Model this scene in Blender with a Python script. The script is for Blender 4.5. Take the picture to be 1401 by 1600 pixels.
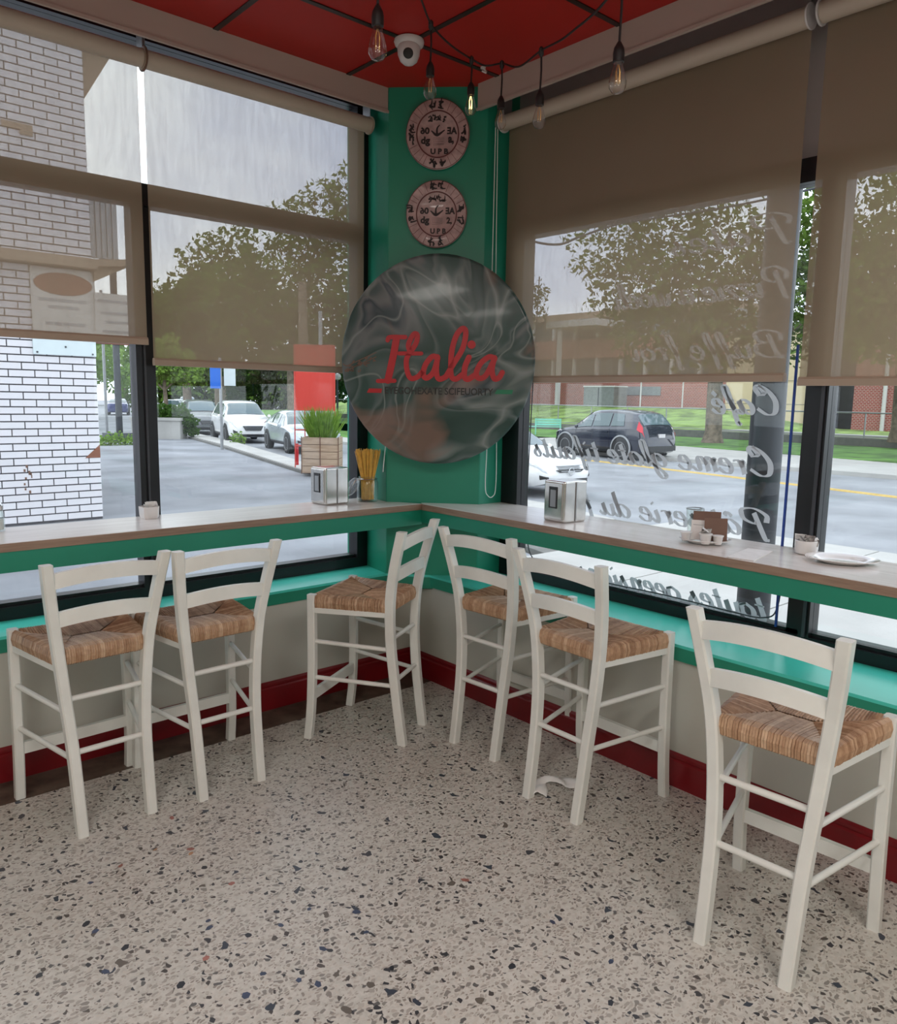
import bpy, bmesh, math, random
from mathutils import Vector, Matrix
for o in list(bpy.data.objects): bpy.data.objects.remove(o)
S = bpy.context.scene
COL = S.collection
PI = math.pi
rnd = random.Random(7)

# ------------------------------------------------------------ camera
yaw, pit, roll = 0.72211936, 0.14384226, 0.01803707
fw = Vector((math.sin(yaw)*math.cos(pit), math.cos(yaw)*math.cos(pit), -math.sin(pit)))
rt = Vector((math.cos(yaw), -math.sin(yaw), 0)); up = rt.cross(fw)
rt2 = rt*math.cos(roll)+up*math.sin(roll); up2 = up*math.cos(roll)-rt*math.sin(roll)
cd = bpy.data.cameras.new('camera'); cam = bpy.data.objects.new('camera', cd); COL.objects.link(cam)
M3 = Matrix((rt2, up2, -fw)).transposed()
cam.matrix_world = Matrix.Translation((0, 0, 1.5)) @ M3.to_4x4()
cd.sensor_fit = 'HORIZONTAL'; cd.sensor_width = 36; cd.lens = 36*1224.35/1401; cd.clip_end = 500; cd.clip_start = 0.02
S.camera = cam

# ------------------------------------------------------------ world, overcast sky
w = bpy.data.worlds.new('overcast_sky'); S.world = w; w.use_nodes = True
nt = w.node_tree; nt.nodes.clear()
def wn(t): return nt.nodes.new(t)
tc = wn('ShaderNodeTexCoord'); mp = wn('ShaderNodeMapping'); mp.inputs['Scale'].default_value = (1, 1, 2.4)
no = wn('ShaderNodeTexNoise'); no.inputs['Scale'].default_value = 2.3; no.inputs['Detail'].default_value = 6; no.inputs['Roughness'].default_value = .5
cr = wn('ShaderNodeValToRGB'); cr.color_ramp.elements[0].position = .36; cr.color_ramp.elements[0].color = (.52, .58, .74, 1)
cr.color_ramp.elements[1].position = .62; cr.color_ramp.elements[1].color = (.93, .97, 1.0, 1)
bg = wn('ShaderNodeBackground'); bg.inputs['Strength'].default_value = 2.35
ow = wn('ShaderNodeOutputWorld')
L = nt.links.new
L(tc.outputs['Generated'], mp.inputs[0]); L(mp.outputs[0], no.inputs['Vector']); L(no.outputs['Fac'], cr.inputs[0]); L(cr.outputs[0], bg.inputs[0]); L(bg.outputs[0], ow.inputs[0])

def area(name, loc, rot, sx, sy, power, col):
    d = bpy.data.lights.new(name, 'AREA'); d.shape = 'RECTANGLE'; d.size = sx; d.size_y = sy; d.energy = power; d.color = col
    o = bpy.data.objects.new(name, d); COL.objects.link(o); o.location = loc; o.rotation_euler = rot; return o
# ceiling light panels of the dining room behind the camera
area('ceiling_panel_light', (-.9, .2, 2.9), (0, 0, 0), 1.2, .6, 36, (1, .96, .90))
area('ceiling_panel_light', (.6, -1.1, 2.9), (0, 0, 0), 1.2, .6, 36, (1, .96, .90))
area('ceiling_panel_light', (-1.6, -1.8, 2.9), (0, 0, 0), 1.2, .6, 30, (1, .96, .90))

S.view_settings.view_transform = 'Standard'; S.view_settings.look = 'None'
S.view_settings.gamma = 1; S.view_settings.exposure = 0.25; S.view_settings.use_curve_mapping = False

# ------------------------------------------------------------ materials
class NT:
    def __init__(s, name):
        s.m = bpy.data.materials.new(name); s.m.use_nodes = True; s.t = s.m.node_tree; s.t.nodes.clear()
        s.out = s.t.nodes.new('ShaderNodeOutputMaterial')
    def n(s, t, **kw):
        x = s.t.nodes.new('ShaderNode'+t)
        for k, v in kw.items(): setattr(x, k, v)
        return x
    def l(s, a, b): s.t.links.new(a, b)
    def coord(s, kind='Object', scale=(1, 1, 1), rot=(0, 0, 0)):
        c = s.n('TexCoord'); m = s.n('Mapping'); m.inputs['Scale'].default_value = scale; m.inputs['Rotation'].default_value = rot
        s.l(c.outputs[kind], m.inputs[0]); return m.outputs[0]
    def noise(s, vec, scale, detail=4, rough=.5, dist=0):
        x = s.n('TexNoise'); x.inputs['Scale'].default_value = scale; x.inputs['Detail'].default_value = detail
        x.inputs['Roughness'].default_value = rough; x.inputs['Distortion'].default_value = dist
        s.l(vec, x.inputs['Vector']); return x
    def ramp(s, fac, stops, interp='LINEAR'):
        x = s.n('ValToRGB'); r = x.color_ramp; r.interpolation = interp
        while len(r.elements) < len(stops): r.elements.new(.5)
        for e, (p, c) in zip(r.elements, stops): e.position = p; e.color = (*c, 1) if len(c) == 3 else c
        s.l(fac, x.inputs[0]); return x.outputs[0]
    def mix(s, fac, a, b, bt='MIX'):
        x = s.n('Mix', data_type='RGBA', blend_type=bt)
        for i, v in ((0, fac), (6, a), (7, b)):
            if isinstance(v, (int, float)): x.inputs[i].default_value = v
            elif isinstance(v, tuple): x.inputs[i].default_value = (*v, 1)
            else: s.l(v, x.inputs[i])
        return x.outputs[2]
    def math(s, op, a, b=0.0, clamp=False):
        x = s.n('Math', operation=op); x.use_clamp = clamp
        for i, v in ((0, a), (1, b)):
            if isinstance(v, (int, float)): x.inputs[i].default_value = v
            else: s.l(v, x.inputs[i])
        return x.outputs[0]
    def bsdf(s, color, rough=.5, metal=0, spec=.5, coat=0, bump=None, bstr=.2, bdist=.01):
        p = s.n('BsdfPrincipled')
        if isinstance(color, tuple): p.inputs['Base Color'].default_value = (*color, 1)
        else: s.l(color, p.inputs['Base Color'])
        if isinstance(rough, (int, float)): p.inputs['Roughness'].default_value = rough
        else: s.l(rough, p.inputs['Roughness'])
        p.inputs['Metallic'].default_value = metal; p.inputs['Specular IOR Level'].default_value = spec; p.inputs['Coat Weight'].default_value = coat
        p.inputs['Coat Roughness'].default_value = .05
        if bump is not None:
            b = s.n('Bump'); b.inputs['Strength'].default_value = bstr; b.inputs['Distance'].default_value = bdist
            s.l(bump, b.inputs['Height']); s.l(b.outputs[0], p.inputs['Normal'])
        s.l(p.outputs[0], s.out.inputs[0]); return p

def paint(name, c, rough=.5, var=.06, scale=6, metal=0, bump=0, spec=.5, coat=0):
    n = NT(name); v = n.coord(); x = n.noise(v, scale, 5)
    d = tuple(max(0, k*(1-var*1.6)) for k in c); h = tuple(min(1, k*(1+var)) for k in c)
    colr = n.ramp(x.outputs['Fac'], [(.3, d), (.7, h)])
    n.bsdf(colr, rough, metal, spec, coat, x.outputs['Fac'] if bump else None, bump, .004)
    return n.m

def wood(name, a, b, rough=.35, axis=0, scale=1.0, spec=.5):
    n = NT(name); sc = [14*scale]*3; sc[axis] = 1.1*scale
    v = n.coord(scale=tuple(sc)); x = n.noise(v, 1.6, 8, .6, .8); y = n.noise(v, 7, 6, .65)
    c1 = n.ramp(x.outputs['Fac'], [(.3, a), (.68, b)]); c2 = n.ramp(y.outputs['Fac'], [(.35, tuple(k*.8 for k in a)), (.6, b)])
    c = n.mix(.35, c1, c2); n.bsdf(c, rough, 0, spec, 0, y.outputs['Fac'], .08, .002); return n.m

def glass_mat(name, tint=(.97, .99, .98), f=1.0):
    n = NT(name); t = n.n('BsdfTransparent'); t.inputs[0].default_value = (*tint, 1)
    g = n.n('BsdfGlossy'); g.inputs['Roughness'].default_value = .01; lw = n.n('LayerWeight'); lw.inputs[0].default_value = .5; fr = n.math('POWER', lw.outputs['Facing'], 4.0); fr = n.math('MULTIPLY', fr, .6); fr = n.math('ADD', fr, .035)
    # slight waviness of real float glass
    v = n.coord(); w_ = n.noise(v, 1.1, 2); b = n.n('Bump'); b.inputs['Strength'].default_value = .05; b.inputs['Distance'].default_value = .02
    n.l(w_.outputs['Fac'], b.inputs['Height']); n.l(b.outputs[0], g.inputs['Normal'])
    k = n.math('MULTIPLY', fr, f, True); m = n.n('MixShader'); n.l(k, m.inputs[0]); n.l(t.outputs[0], m.inputs[1]); n.l(g.outputs[0], m.inputs[2])
    n.l(m.outputs[0], n.out.inputs[0]); return n.m

def mat_fabric():
    n = NT('solar_blind_fabric'); v = n.coord(scale=(1, 1, .12)); st = n.noise(v, 60, 3, .6)
    v2 = n.coord(); bl = n.noise(v2, 2.5, 3)
    t = n.n('BsdfTransparent'); op = n.ramp(st.outputs['Fac'], [(.3, (.40, .40, .41)), (.7, (.50, .50, .50))]); n.l(op, t.inputs[0])
    d = n.n('BsdfDiffuse'); c = n.ramp(bl.outputs['Fac'], [(.3, (.62, .47, .315)), (.7, (.67, .515, .355))]); n.l(c, d.inputs[0])
    tr = n.n('BsdfTranslucent'); tr.inputs[0].default_value = (.66, .52, .36, 1)
    a = n.n('MixShader'); a.inputs[0].default_value = .35; n.l(d.outputs[0], a.inputs[1]); n.l(tr.outputs[0], a.inputs[2])
    m = n.n('MixShader'); m.inputs[0].default_value = .45; n.l(t.outputs[0], m.inputs[1]); n.l(a.outputs[0], m.inputs[2])
    n.l(m.outputs[0], n.out.inputs[0]); return n.m

def mat_terrazzo():
    n = NT('terrazzo'); v = n.coord()
    nz = n.noise(v, 26, 2); add = n.n('MixRGB') if False else None
    vm = n.n('VectorMath', operation='SCALE'); n.l(nz.outputs['Color'], vm.inputs[0]); vm.inputs['Scale'].default_value = .03
    va = n.n('VectorMath', operation='ADD'); n.l(v, va.inputs[0]); n.l(vm.outputs[0], va.inputs[1]); vec = va.outputs[0]
    big = n.noise(v, 1.3, 5); base = n.ramp(big.outputs['Fac'], [(.3, (.51, .495, .445)), (.7, (.66, .64, .585))])
    fine = n.noise(v, 45, 6, .7); base = n.mix(.35, base, n.ramp(fine.outputs['Fac'], [(.35, (.39, .37, .33)), (.6, (.72, .69, .64))]))
    def layer(col, scale, keep, stops, edge, stretch=(1, 1, 1), off=0):
        m = n.n('Mapping'); m.inputs['Scale'].default_value = stretch; m.inputs['Location'].default_value = (off, off*.7, 0); m.inputs['Rotation'].default_value = (0, 0, off)
        n.l(vec, m.inputs[0])
        e = n.n('TexVoronoi', feature='DISTANCE_TO_EDGE', voronoi_dimensions='2D'); e.inputs['Scale'].default_value = scale; n.l(m.outputs[0], e.inputs['Vector'])
        f = n.n('TexVoronoi', feature='F1', voronoi_dimensions='2D'); f.inputs['Scale'].default_value = scale; n.l(m.outputs[0], f.inputs['Vector'])
        sp = n.n('SeparateColor'); n.l(f.outputs['Color'], sp.inputs[0])
        thr = n.math('MULTIPLY', sp.outputs[2], edge); thr = n.math('ADD', thr, edge*.6)
        inn = n.math('GREATER_THAN', e.outputs['Distance'], thr); k = n.math('LESS_THAN', sp.outputs[0], keep)
        rnd_ = n.math('LESS_THAN', f.outputs['Distance'], .47); mask = n.math('MULTIPLY', n.math('MULTIPLY', inn, rnd_), k); cc = n.ramp(sp.outputs[1], stops, 'CONSTANT')
        return n.mix(mask, col, cc)
    c = layer(base, 84, .55, [(0, (.47, .43, .38)), (.25, (.37, .33, .285)), (.5, (.58, .54, .48)), (.75, (.30, .265, .23))], .13, (1, 1.5, 1), .9)
    c = layer(c, 52, .50, [(0, (.40, .37, .33)), (.3, (.27, .25, .225)), (.6, (.48, .445, .40)), (.88, (.13, .125, .12))], .16, (1, 1.35, 1), .3)
    c = layer(c, 48, .11, [(0, (.045, .045, .05)), (.5, (.10, .085, .075)), (.8, (.07, .06, .055))], .15, (1.3, 1, 1), 1.7)
    c = layer(c, 27, .03, [(0, (.045, .055, .075)), (.5, (.14, .12, .10)), (.8, (.05, .05, .06))], .17, (1.2, 1, 1), 2.6)
    r = n.ramp(big.outputs['Fac'], [(.3, (.30,)*3), (.7, (.42,)*3)])
    n.bsdf(c, r, 0, .5, 0, fine.outputs['Fac'], .04, .001); return n.m

def mat_rush():
    n = NT('woven_rush'); a = n.n('Attribute'); a.attribute_name = 'tone'
    v = n.coord(scale=(1, 1, 1)); x = n.noise(v, 55, 4, .6)
    c = n.ramp(a.outputs['Fac'], [(0, (.20, .105, .055)), (.35, (.34, .19, .105)), (.7, (.46, .285, .17)), (1, (.60, .42, .28))])
    c = n.mix(.3, c, n.ramp(x.outputs['Fac'], [(.35, (.18, .09, .045)), (.65, (.62, .42, .27))]))
    n.bsdf(c, .45, 0, .45); return n.m

def mat_marble():
    n = NT('marbled_resin'); v = n.coord(scale=(1, 1, 1))
    w1 = n.noise(v, 1.5, 1, .4, .4)
    s1 = n.n('VectorMath', operation='SCALE'); n.l(w1.outputs['Color'], s1.inputs[0]); s1.inputs['Scale'].default_value = 1.5
    a1 = n.n('VectorMath', operation='ADD'); n.l(v, a1.inputs[0]); n.l(s1.outputs[0], a1.inputs[1])
    w2 = n.noise(a1.outputs[0], 1.5, 2, .45, 1.5)
    base = n.ramp(w2.outputs['Fac'], [(.26, (.022, .055, .046)), (.38, (.04, .085, .075)), (.44, (.12, .16, .155)), (.47, (.035, .072, .064)), (.54, (.07, .11, .105)), (.60, (.17, .19, .195)), (.64, (.05, .075, .085)), (.74, (.20, .21, .22))])
    vein = n.noise(a1.outputs[0], 1.9, 1, .4, 1.2)
    f = n.math('SUBTRACT', vein.outputs['Fac'], .5); f = n.math('ABSOLUTE', f)
    vf = n.ramp(f, [(0, (.6,)*3), (.010, (.3,)*3), (.028, (0, 0, 0))])
    c = n.mix(vf, base, (.33, .37, .36))
    # brownish pools of pigment
    p = n.noise(v, 2.1, 3, .5, 1.2); pf = n.ramp(p.outputs['Fac'], [(.58, (0, 0, 0)), (.66, (.7,)*3)])
    c = n.mix(pf, c, (.25, .15, .115))
    n.bsdf(c, .2, 0, .3, .1); return n.m

def mat_leaf(name, a, b):
    n = NT(name); v = n.coord(); x = n.noise(v, .8, 3); y = n.noise(v, 9, 2)
    c = n.mix(.5, n.ramp(x.outputs['Fac'], [(.35, a), (.65, b)]), n.ramp(y.outputs['Fac'], [(.35, a), (.65, b)]))
    d = n.n('BsdfDiffuse'); n.l(c, d.inputs[0]); t = n.n('BsdfTranslucent'); n.l(c, t.inputs[0])
    m = n.n('MixShader'); m.inputs[0].default_value = .35; n.l(d.outputs[0], m.inputs[1]); n.l(t.outputs[0], m.inputs[2]); n.l(m.outputs[0], n.out.inputs[0]); return n.m

def mat_brickwork(name, c1, c2, mortar, scale):
    n = NT(name); c = n.n('TexCoord'); sp = n.n('SeparateXYZ'); n.l(c.outputs['Object'], sp.inputs[0])
    cb = n.n('CombineXYZ'); s_ = n.math('ADD', sp.outputs[0], sp.outputs[1]); n.l(s_, cb.inputs[0]); n.l(sp.outputs[2], cb.inputs[1])
    b = n.n('TexBrick'); n.l(cb.outputs[0], b.inputs['Vector']); b.inputs['Scale'].default_value = scale
    b.inputs['Color1'].default_value = (*c1, 1); b.inputs['Color2'].default_value = (*c2, 1); b.inputs['Mortar'].default_value = (*mortar, 1); b.inputs['Mortar Size'].default_value = .03
    n.bsdf(b.outputs['Color'], .8, bump=b.outputs['Fac'], bstr=-.3); return n.m

M = {}
M['stoolwhite'] = paint('cream_painted_wood', (.76, .77, .725), .38, .04, 9)
M['rush'] = mat_rush()
M['terrazzo'] = mat_terrazzo()
M['border'] = paint('brown_floor_border', (.105, .078, .058), .35, .35, 14)
M['green'] = paint('green_paint', (.014, .25, .155), .38, .05, 2)
M['mint'] = paint('mint_sill_paint', (.07, .62, .50), .3, .06, 2.5)
M['cream'] = paint('cream_wall_paint', (.53, .53, .47), .6, .04, 2)
M['redbase'] = paint('dark_red_gloss_paint', (.185, .005, .009), .3, .08, 4)
M['redceil'] = paint('red_ceiling_board', (.40, .007, .004), .5, .06, 1.5)
M['tbar'] = paint('dark_ceiling_bar', (.028, .018, .016), .35, .2, 8, .3)
M['soffit'] = paint('beige_valance_board', (.47, .385, .34), .45, .03, 2)
M['tube'] = paint('beige_roller_tube', (.50, .42, .34), .45, .03, 3)
M['bar'] = paint('beige_bottom_bar', (.42, .33, .25), .4, .04, 3)
M['black'] = paint('black_window_aluminium', (.010, .010, .012), .3, .1, 8, .2)
M['counter'] = wood('pale_laminate_counter', (.74, .70, .67), (.86, .83, .80), .22, 0, .6)
M['counterY'] = wood('pale_laminate_counter_long', (.74, .70, .67), (.86, .83, .80), .22, 1, .6)
M['edge'] = wood('brown_counter_edging', (.20, .125, .085), (.36, .25, .18), .4, 0, 1)
M['edgeY'] = wood('brown_counter_edging_long', (.20, .125, .085), (.36, .25, .18), .4, 1, 1)
M['glass'] = glass_mat('window_glass')
M['bulbglass'] = glass_mat('bulb_glass', (.95, .94, .92), 2.6)
M['clearglass'] = glass_mat('clear_glass', (.94, .965, .955), 1.6)
M['fabric'] = mat_fabric()
M['marble'] = mat_marble()
M['signred'] = paint('sign_red', (.50, .004, .012), .4, .05, 5)
M['signgreen'] = paint('sign_green', (.0, .20, .09), .4, .05, 5)
M['ink'] = paint('dark_ink', (.03, .022, .024), .5, .1, 30)
M['plate'] = paint('pinkish_ceramic', (.50, .345, .335), .35, .16, 28, coat=.3)
M['plateline'] = paint('maroon_line', (.13, .035, .035), .5, .1, 20)
M['rubber'] = paint('black_rubber', (.012, .012, .012), .45, .1, 20)
M['plastic'] = paint('white_plastic', (.62, .60, .60), .3, .03, 8)
M['chrome'] = paint('brushed_chrome', (.62, .60, .57), .18, .05, 30, 1.0)
M['brass'] = paint('warm_filament_metal', (.9, .55, .2), .3, .05, 30, .8)
M['ceramic'] = paint('white_ceramic', (.80, .78, .76), .12, .02, 10, coat=.5)
M['paper'] = paint('white_paper', (.83, .82, .80), .8, .04, 30)
M['foil'] = paint('grey_print_sachet', (.42, .40, .38), .4, .5, 45)
M['card'] = paint('brown_card', (.17, .085, .055), .45, .06, 12)
M['pasta'] = paint('dry_spaghetti', (.78, .47, .085), .45, .15, 60)
fr_ = NT('frosted_lettering_film'); a = fr_.n('BsdfDiffuse'); a.inputs[0].default_value = (.62, .64, .65, 1); b = fr_.n('BsdfTranslucent'); b.inputs[0].default_value = (.62, .64, .66, 1); c = fr_.n('MixShader'); c.inputs[0].default_value = .6
fr_.l(a.outputs[0], c.inputs[1]); fr_.l(b.outputs[0], c.inputs[2]); d = fr_.n('BsdfTransparent'); e = fr_.n('MixShader'); e.inputs[0].default_value = .85; fr_.l(d.outputs[0], e.inputs[1]); fr_.l(c.outputs[0], e.inputs[2]); fr_.l(e.outputs[0], fr_.out.inputs[0]); M['frost'] = fr_.m
M['blue'] = paint('blue_edge_strip', (.01, .05, .30), .4, .05, 8)
M['cord'] = paint('white_pull_cord', (.75, .80, .76), .4, .03, 8)
M['asphalt'] = paint('grey_asphalt', (.29, .30, .32), .85, .16, .7)
M['lot'] = paint('parking_asphalt', (.25, .26, .285), .85, .22, .5)
M['concrete'] = paint('pale_concrete', (.45, .44, .42), .85, .08, 1.2)
M['joint'] = paint('dark_joint_sand', (.17, .165, .155), .9, .1, 5)
M['lawn'] = paint('green_lawn', (.10, .235, .035), .9, .35, 1.2, bump=.5)
M['bankgrass'] = paint('dry_bank_grass', (.20, .30, .075), .95, .4, .9, bump=.5)
M['yellow'] = paint('yellow_road_paint', (.62, .42, .10), .7, .1, 3)
M['whitebrick'] = paint('white_glazed_brick', (.72, .70, .73), .35, .05, 1.7)
M['mortar'] = paint('dark_mortar', (.075, .07, .08), .9, .15, 6)
M['redbrick'] = mat_brickwork('red_brickwork', (.40, .095, .065), (.31, .07, .05), (.42, .33, .29), 2.2)
M['redbrick2'] = mat_brickwork('red_pillar_brickwork', (.36, .06, .05), (.28, .045, .04), (.45, .38, .34), 2.4)
M['buff'] = paint('cream_stone_cladding', (.66, .53, .36), .8, .05, .6)
M['tan'] = paint('tan_metal_flashing', (.34, .25, .175), .6, .08, 2)
M['darkgrey'] = paint('dark_grey_metal', (.05, .055, .065), .5, .12, 3)
M['polegrey'] = paint('black_pole_paint', (.020, .024, .032), .45, .25, 3)
M['galv'] = paint('galvanised_steel', (.33, .34, .35), .4, .08, 4, .5)
M['bark'] = paint('tree_bark', (.20, .155, .115), .9, .3, 5, bump=.6)
M['leafa'] = mat_leaf('maple_leaves', (.045, .095, .016), (.15, .25, .045))
M['leafb'] = mat_leaf('light_leaves', (.10, .20, .03), (.27, .42, .08))
M['leafc'] = mat_leaf('dark_leaves', (.02, .045, .014), (.065, .115, .03))
M['hedge'] = mat_leaf('hedge_leaves', (.03, .075, .015), (.10, .19, .04))
M['cedar'] = wood('cedar_planter_board', (.36, .24, .16), (.55, .41, .30), .7, 0, .5)
M['bannerred'] = paint('red_banner_film', (.75, .075, .055), .5, .06, 2)
M['mintbench'] = paint('mint_bench_paint', (.25, .62, .50), .5, .05, 4)
M['bluesign'] = paint('blue_sign', (.01, .14, .62), .4, .03, 4)
M['whitesign'] = paint('pale_sign', (.62, .70, .72), .4, .03, 4)
M['creamsign'] = paint('cream_sign_board', (.62, .60, .56), .5, .05, 2)
M['brownsign'] = paint('brown_oval_sign', (.24, .085, .05), .5, .08, 3)
M['carwhite'] = paint('white_car_paint', (.80, .80, .80), .15, .01, 2, coat=.6)
M['carsilver'] = paint('silver_car_paint', (.50, .56, .60), .18, .02, 2, .3, coat=.6)
M['cargrey'] = paint('grey_car_paint', (.17, .18, .19), .2, .02, 2, .3, coat=.6)
M['carnavy'] = paint('navy_black_car_paint', (.012, .015, .032), .10, .05, 2, .1, coat=.9)
M['carblue'] = paint('blue_car_paint', (.03, .04, .16), .2, .02, 2, coat=.6)
M['carglass'] = paint('car_window_glass', (.055, .10, .115), .05, .05, 2, coat=.8)
M['cartrim'] = paint('black_car_trim', (.02, .02, .022), .4, .1, 5)
M['tyre'] = paint('tyre_rubber', (.025, .025, .027), .8, .1, 6)
M['rim'] = paint('alloy_rim', (.55, .56, .58), .3, .05, 6, .6)
M['lampclear'] = paint('headlight_lens', (.55, .58, .62), .08, .2, 14, .4)
M['lampred'] = paint('tail_light_lens', (.55, .02, .04), .12, .1, 10)
M['chipblue'] = paint('blue_grey_stone', (.055, .075, .135), .35, .2, 30)
M['chipred'] = paint('red_stone', (.36, .15, .12), .35, .2, 30)
M['chiporange'] = paint('orange_stone', (.42, .24, .13), .35, .2, 30)
M['chipblack'] = paint('black_stone', (.025, .027, .035), .35, .2, 30)
M['panelgrey'] = paint('grey_sign_box_back', (.40, .38, .38), .6, .05, 2)

# ------------------------------------------------------------ mesh helpers
class MB:
    def __init__(s): s.v = []; s.f = []; s.tone = []
    def add(s, vs, fs, M4=None):
        b = len(s.v)
        s.v += [tuple(M4 @ Vector(v)) if M4 else tuple(v) for v in vs]
        s.f += [tuple(i+b for i in f) for f in fs]; return s
    def box(s, a, b, M4=None):
        x0, y0, z0 = a; x1, y1, z1 = b
        return s.add([(x0, y0, z0), (x1, y0, z0), (x1, y1, z0), (x0, y1, z0), (x0, y0, z1), (x1, y0, z1), (x1, y1, z1), (x0, y1, z1)],
                     [(0, 3, 2, 1), (4, 5, 6, 7), (0, 1, 5, 4), (1, 2, 6, 5), (2, 3, 7, 6), (3, 0, 4, 7)], M4)
    def prism(s, poly, z0, z1, M4=None):
        n = len(poly); vs = [(x, y, z0) for x, y in poly]+[(x, y, z1) for x, y in poly]
        return s.add(vs, [tuple(range(n))[::-1], tuple(range(n, 2*n))]+[(i, (i+1) % n, (i+1) % n+n, i+n) for i in range(n)], M4)
    def extrude(s, poly3, vec):
        n = len(poly3); vec = Vector(vec); vs = [tuple(p) for p in poly3]+[tuple(Vector(p)+vec) for p in poly3]
        return s.add(vs, [tuple(range(n))[::-1], tuple(range(n, 2*n))]+[(i, (i+1) % n, (i+1) % n+n, i+n) for i in range(n)])
    def tube(s, pts, r, seg=8, caps=True):
        pts = [Vector(p) for p in pts]; rs = r if isinstance(r, (list, tuple)) else [r]*len(pts)
        rings = []; prev = None
        for i, p in enumerate(pts):
            t = (pts[min(i+1, len(pts)-1)]-pts[max(i-1, 0)]).normalized()
            if prev is None:
                a = Vector((0, 0, 1)) if abs(t.z) < .9 else Vector((1, 0, 0)); u = t.cross(a).normalized()
            else:
                u = (prev-t*prev.dot(t)); u = u.normalized() if u.length > 1e-6 else t.orthogonal().normalized()
            prev = u; v = t.cross(u); rings.append([p+(u*math.cos(2*PI*k/seg)+v*math.sin(2*PI*k/seg))*rs[i] for k in range(seg)])
        vs = [q for R in rings for q in R]; fs = []
        for i in range(len(pts)-1):
            for k in range(seg): fs.append((i*seg+k, i*seg+(k+1) % seg, (i+1)*seg+(k+1) % seg, (i+1)*seg+k))
        if caps: fs += [tuple(range(seg))[::-1], tuple(range((len(pts)-1)*seg, len(pts)*seg))]
        return s.add(vs, fs)
    def lathe(s, prof, seg=24, M4=None, c=(0, 0, 0), closed=False):
        vs = []; fs = []
        for r, z in prof: vs += [(c[0]+r*math.cos(2*PI*k/seg), c[1]+r*math.sin(2*PI*k/seg), c[2]+z) for k in range(seg)]
        for i in range(len(prof)-1):
            for k in range(seg): fs.append((i*seg+k, i*seg+(k+1) % seg, (i+1)*seg+(k+1) % seg, (i+1)*seg+k))
        if prof[0][0] > 1e-5 and not closed: fs.append(tuple(range(seg))[::-1])
        if prof[-1][0] > 1e-5 and not closed: fs.append(tuple(range((len(prof)-1)*seg, len(prof)*seg)))
        return s.add(vs, fs, M4)
    def loft(s, pts, wx, wy, ch=.12, M4=None):
        # rounded-rectangle bar along z-ish path, section in local x/y
        rings = []
        for i, p in enumerate(pts):
            a = (wx[i] if isinstance(wx, list) else wx)/2; b = (wy[i] if isinstance(wy, list) else wy)/2; c = min(a, b)*ch*2
            rings.append([(p[0]+x, p[1]+y, p[2]) for x, y in ((a-c, -b), (a, -b+c), (a, b-c), (a-c, b), (-a+c, b), (-a, b-c), (-a, -b+c), (-a+c, -b))])
        vs = [q for R in rings for q in R]; fs = []
        for i in range(len(pts)-1):
            for k in range(8): fs.append((i*8+k, i*8+(k+1) % 8, (i+1)*8+(k+1) % 8, (i+1)*8+k))
        fs += [tuple(range(8))[::-1], tuple(range((len(pts)-1)*8, len(pts)*8))]
        return s.add(vs, fs, M4)
    def grid(s, fn, nu, nv):
        vs = [fn(i/nu, j/nv) for i in range(nu+1) for j in range(nv+1)]
        return s.add(vs, [(i*(nv+1)+j, (i+1)*(nv+1)+j, (i+1)*(nv+1)+j+1, i*(nv+1)+j+1) for i in range(nu) for j in range(nv)])
    def mesh(s, name, mat, smooth=False, fix=True):
        me = bpy.data.meshes.new(name); me.from_pydata(s.v, [], s.f)
        if fix:
            bm = bmesh.new(); bm.from_mesh(me); bmesh.ops.recalc_face_normals(bm, faces=bm.faces); bm.to_mesh(me); bm.free()
        if smooth:
            me.shade_smooth(); me.set_sharp_from_angle(angle=math.radians(38))
        if s.tone:
            at = me.attributes.new('tone', 'FLOAT', 'POINT'); at.data.foreach_set('value', s.tone)
        for m_ in (mat if isinstance(mat, list) else [mat]): me.materials.append(m_)
        return me
    def obj(s, name, mat, parent=None, smooth=False, fix=True):
        o = bpy.data.objects.new(name, s.mesh(name, mat, smooth, fix)); COL.objects.link(o)
        if parent: o.parent = parent
        return o
def B(a, b): return MB().box(a, b)
def thing(name, label, cat, loc=(0, 0, 0), rz=0, group=None):
    o = bpy.data.objects.new(name, None); COL.objects.link(o); o.location = loc; o.rotation_euler = (0, 0, rz); o.empty_display_size = .05
    o['label'] = label; o['category'] = cat
    if group: o['group'] = group
    return o
def tag(o, label, cat, group=None):
    o['label'] = label; o['category'] = cat
    if group: o['group'] = group
    return o
def struct(o, label=None, cat=None):
    o['kind'] = 'structure'
    if label: o['label'] = label
    if cat: o['category'] = cat
    return o
def sempty(name, label, cat):
    o = bpy.data.objects.new(name, None); COL.objects.link(o); return struct(o, label, cat)
def inst(me, name, parent, M4=None):
    o = bpy.data.objects.new(name, me); COL.objects.link(o)
    if parent: o.parent = parent
    if M4: o.matrix_local = M4
    return o
def bevel(o, wd=.003, seg=2):
    m = o.modifiers.new('bevel', 'BEVEL'); m.width = wd; m.segments = seg; m.limit_method = 'ANGLE'; return o
def cat_rom(p, n=6):
    if len(p) < 3: return [Vector(q) for q in p]
    p = [Vector(q) for q in p]; q = [p[0]*2-p[1]]+p+[p[-1]*2-p[-2]]; out = []
    for i in range(1, len(q)-2):
        for k in range(n):
            t = k/n; a, b, c, d = q[i-1], q[i], q[i+1], q[i+2]
            out.append(.5*((2*b)+(c-a)*t+(2*a-5*b+4*c-d)*t*t+(3*b-a-3*c+d)*t**3))
    out.append(p[-1]); return out

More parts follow.
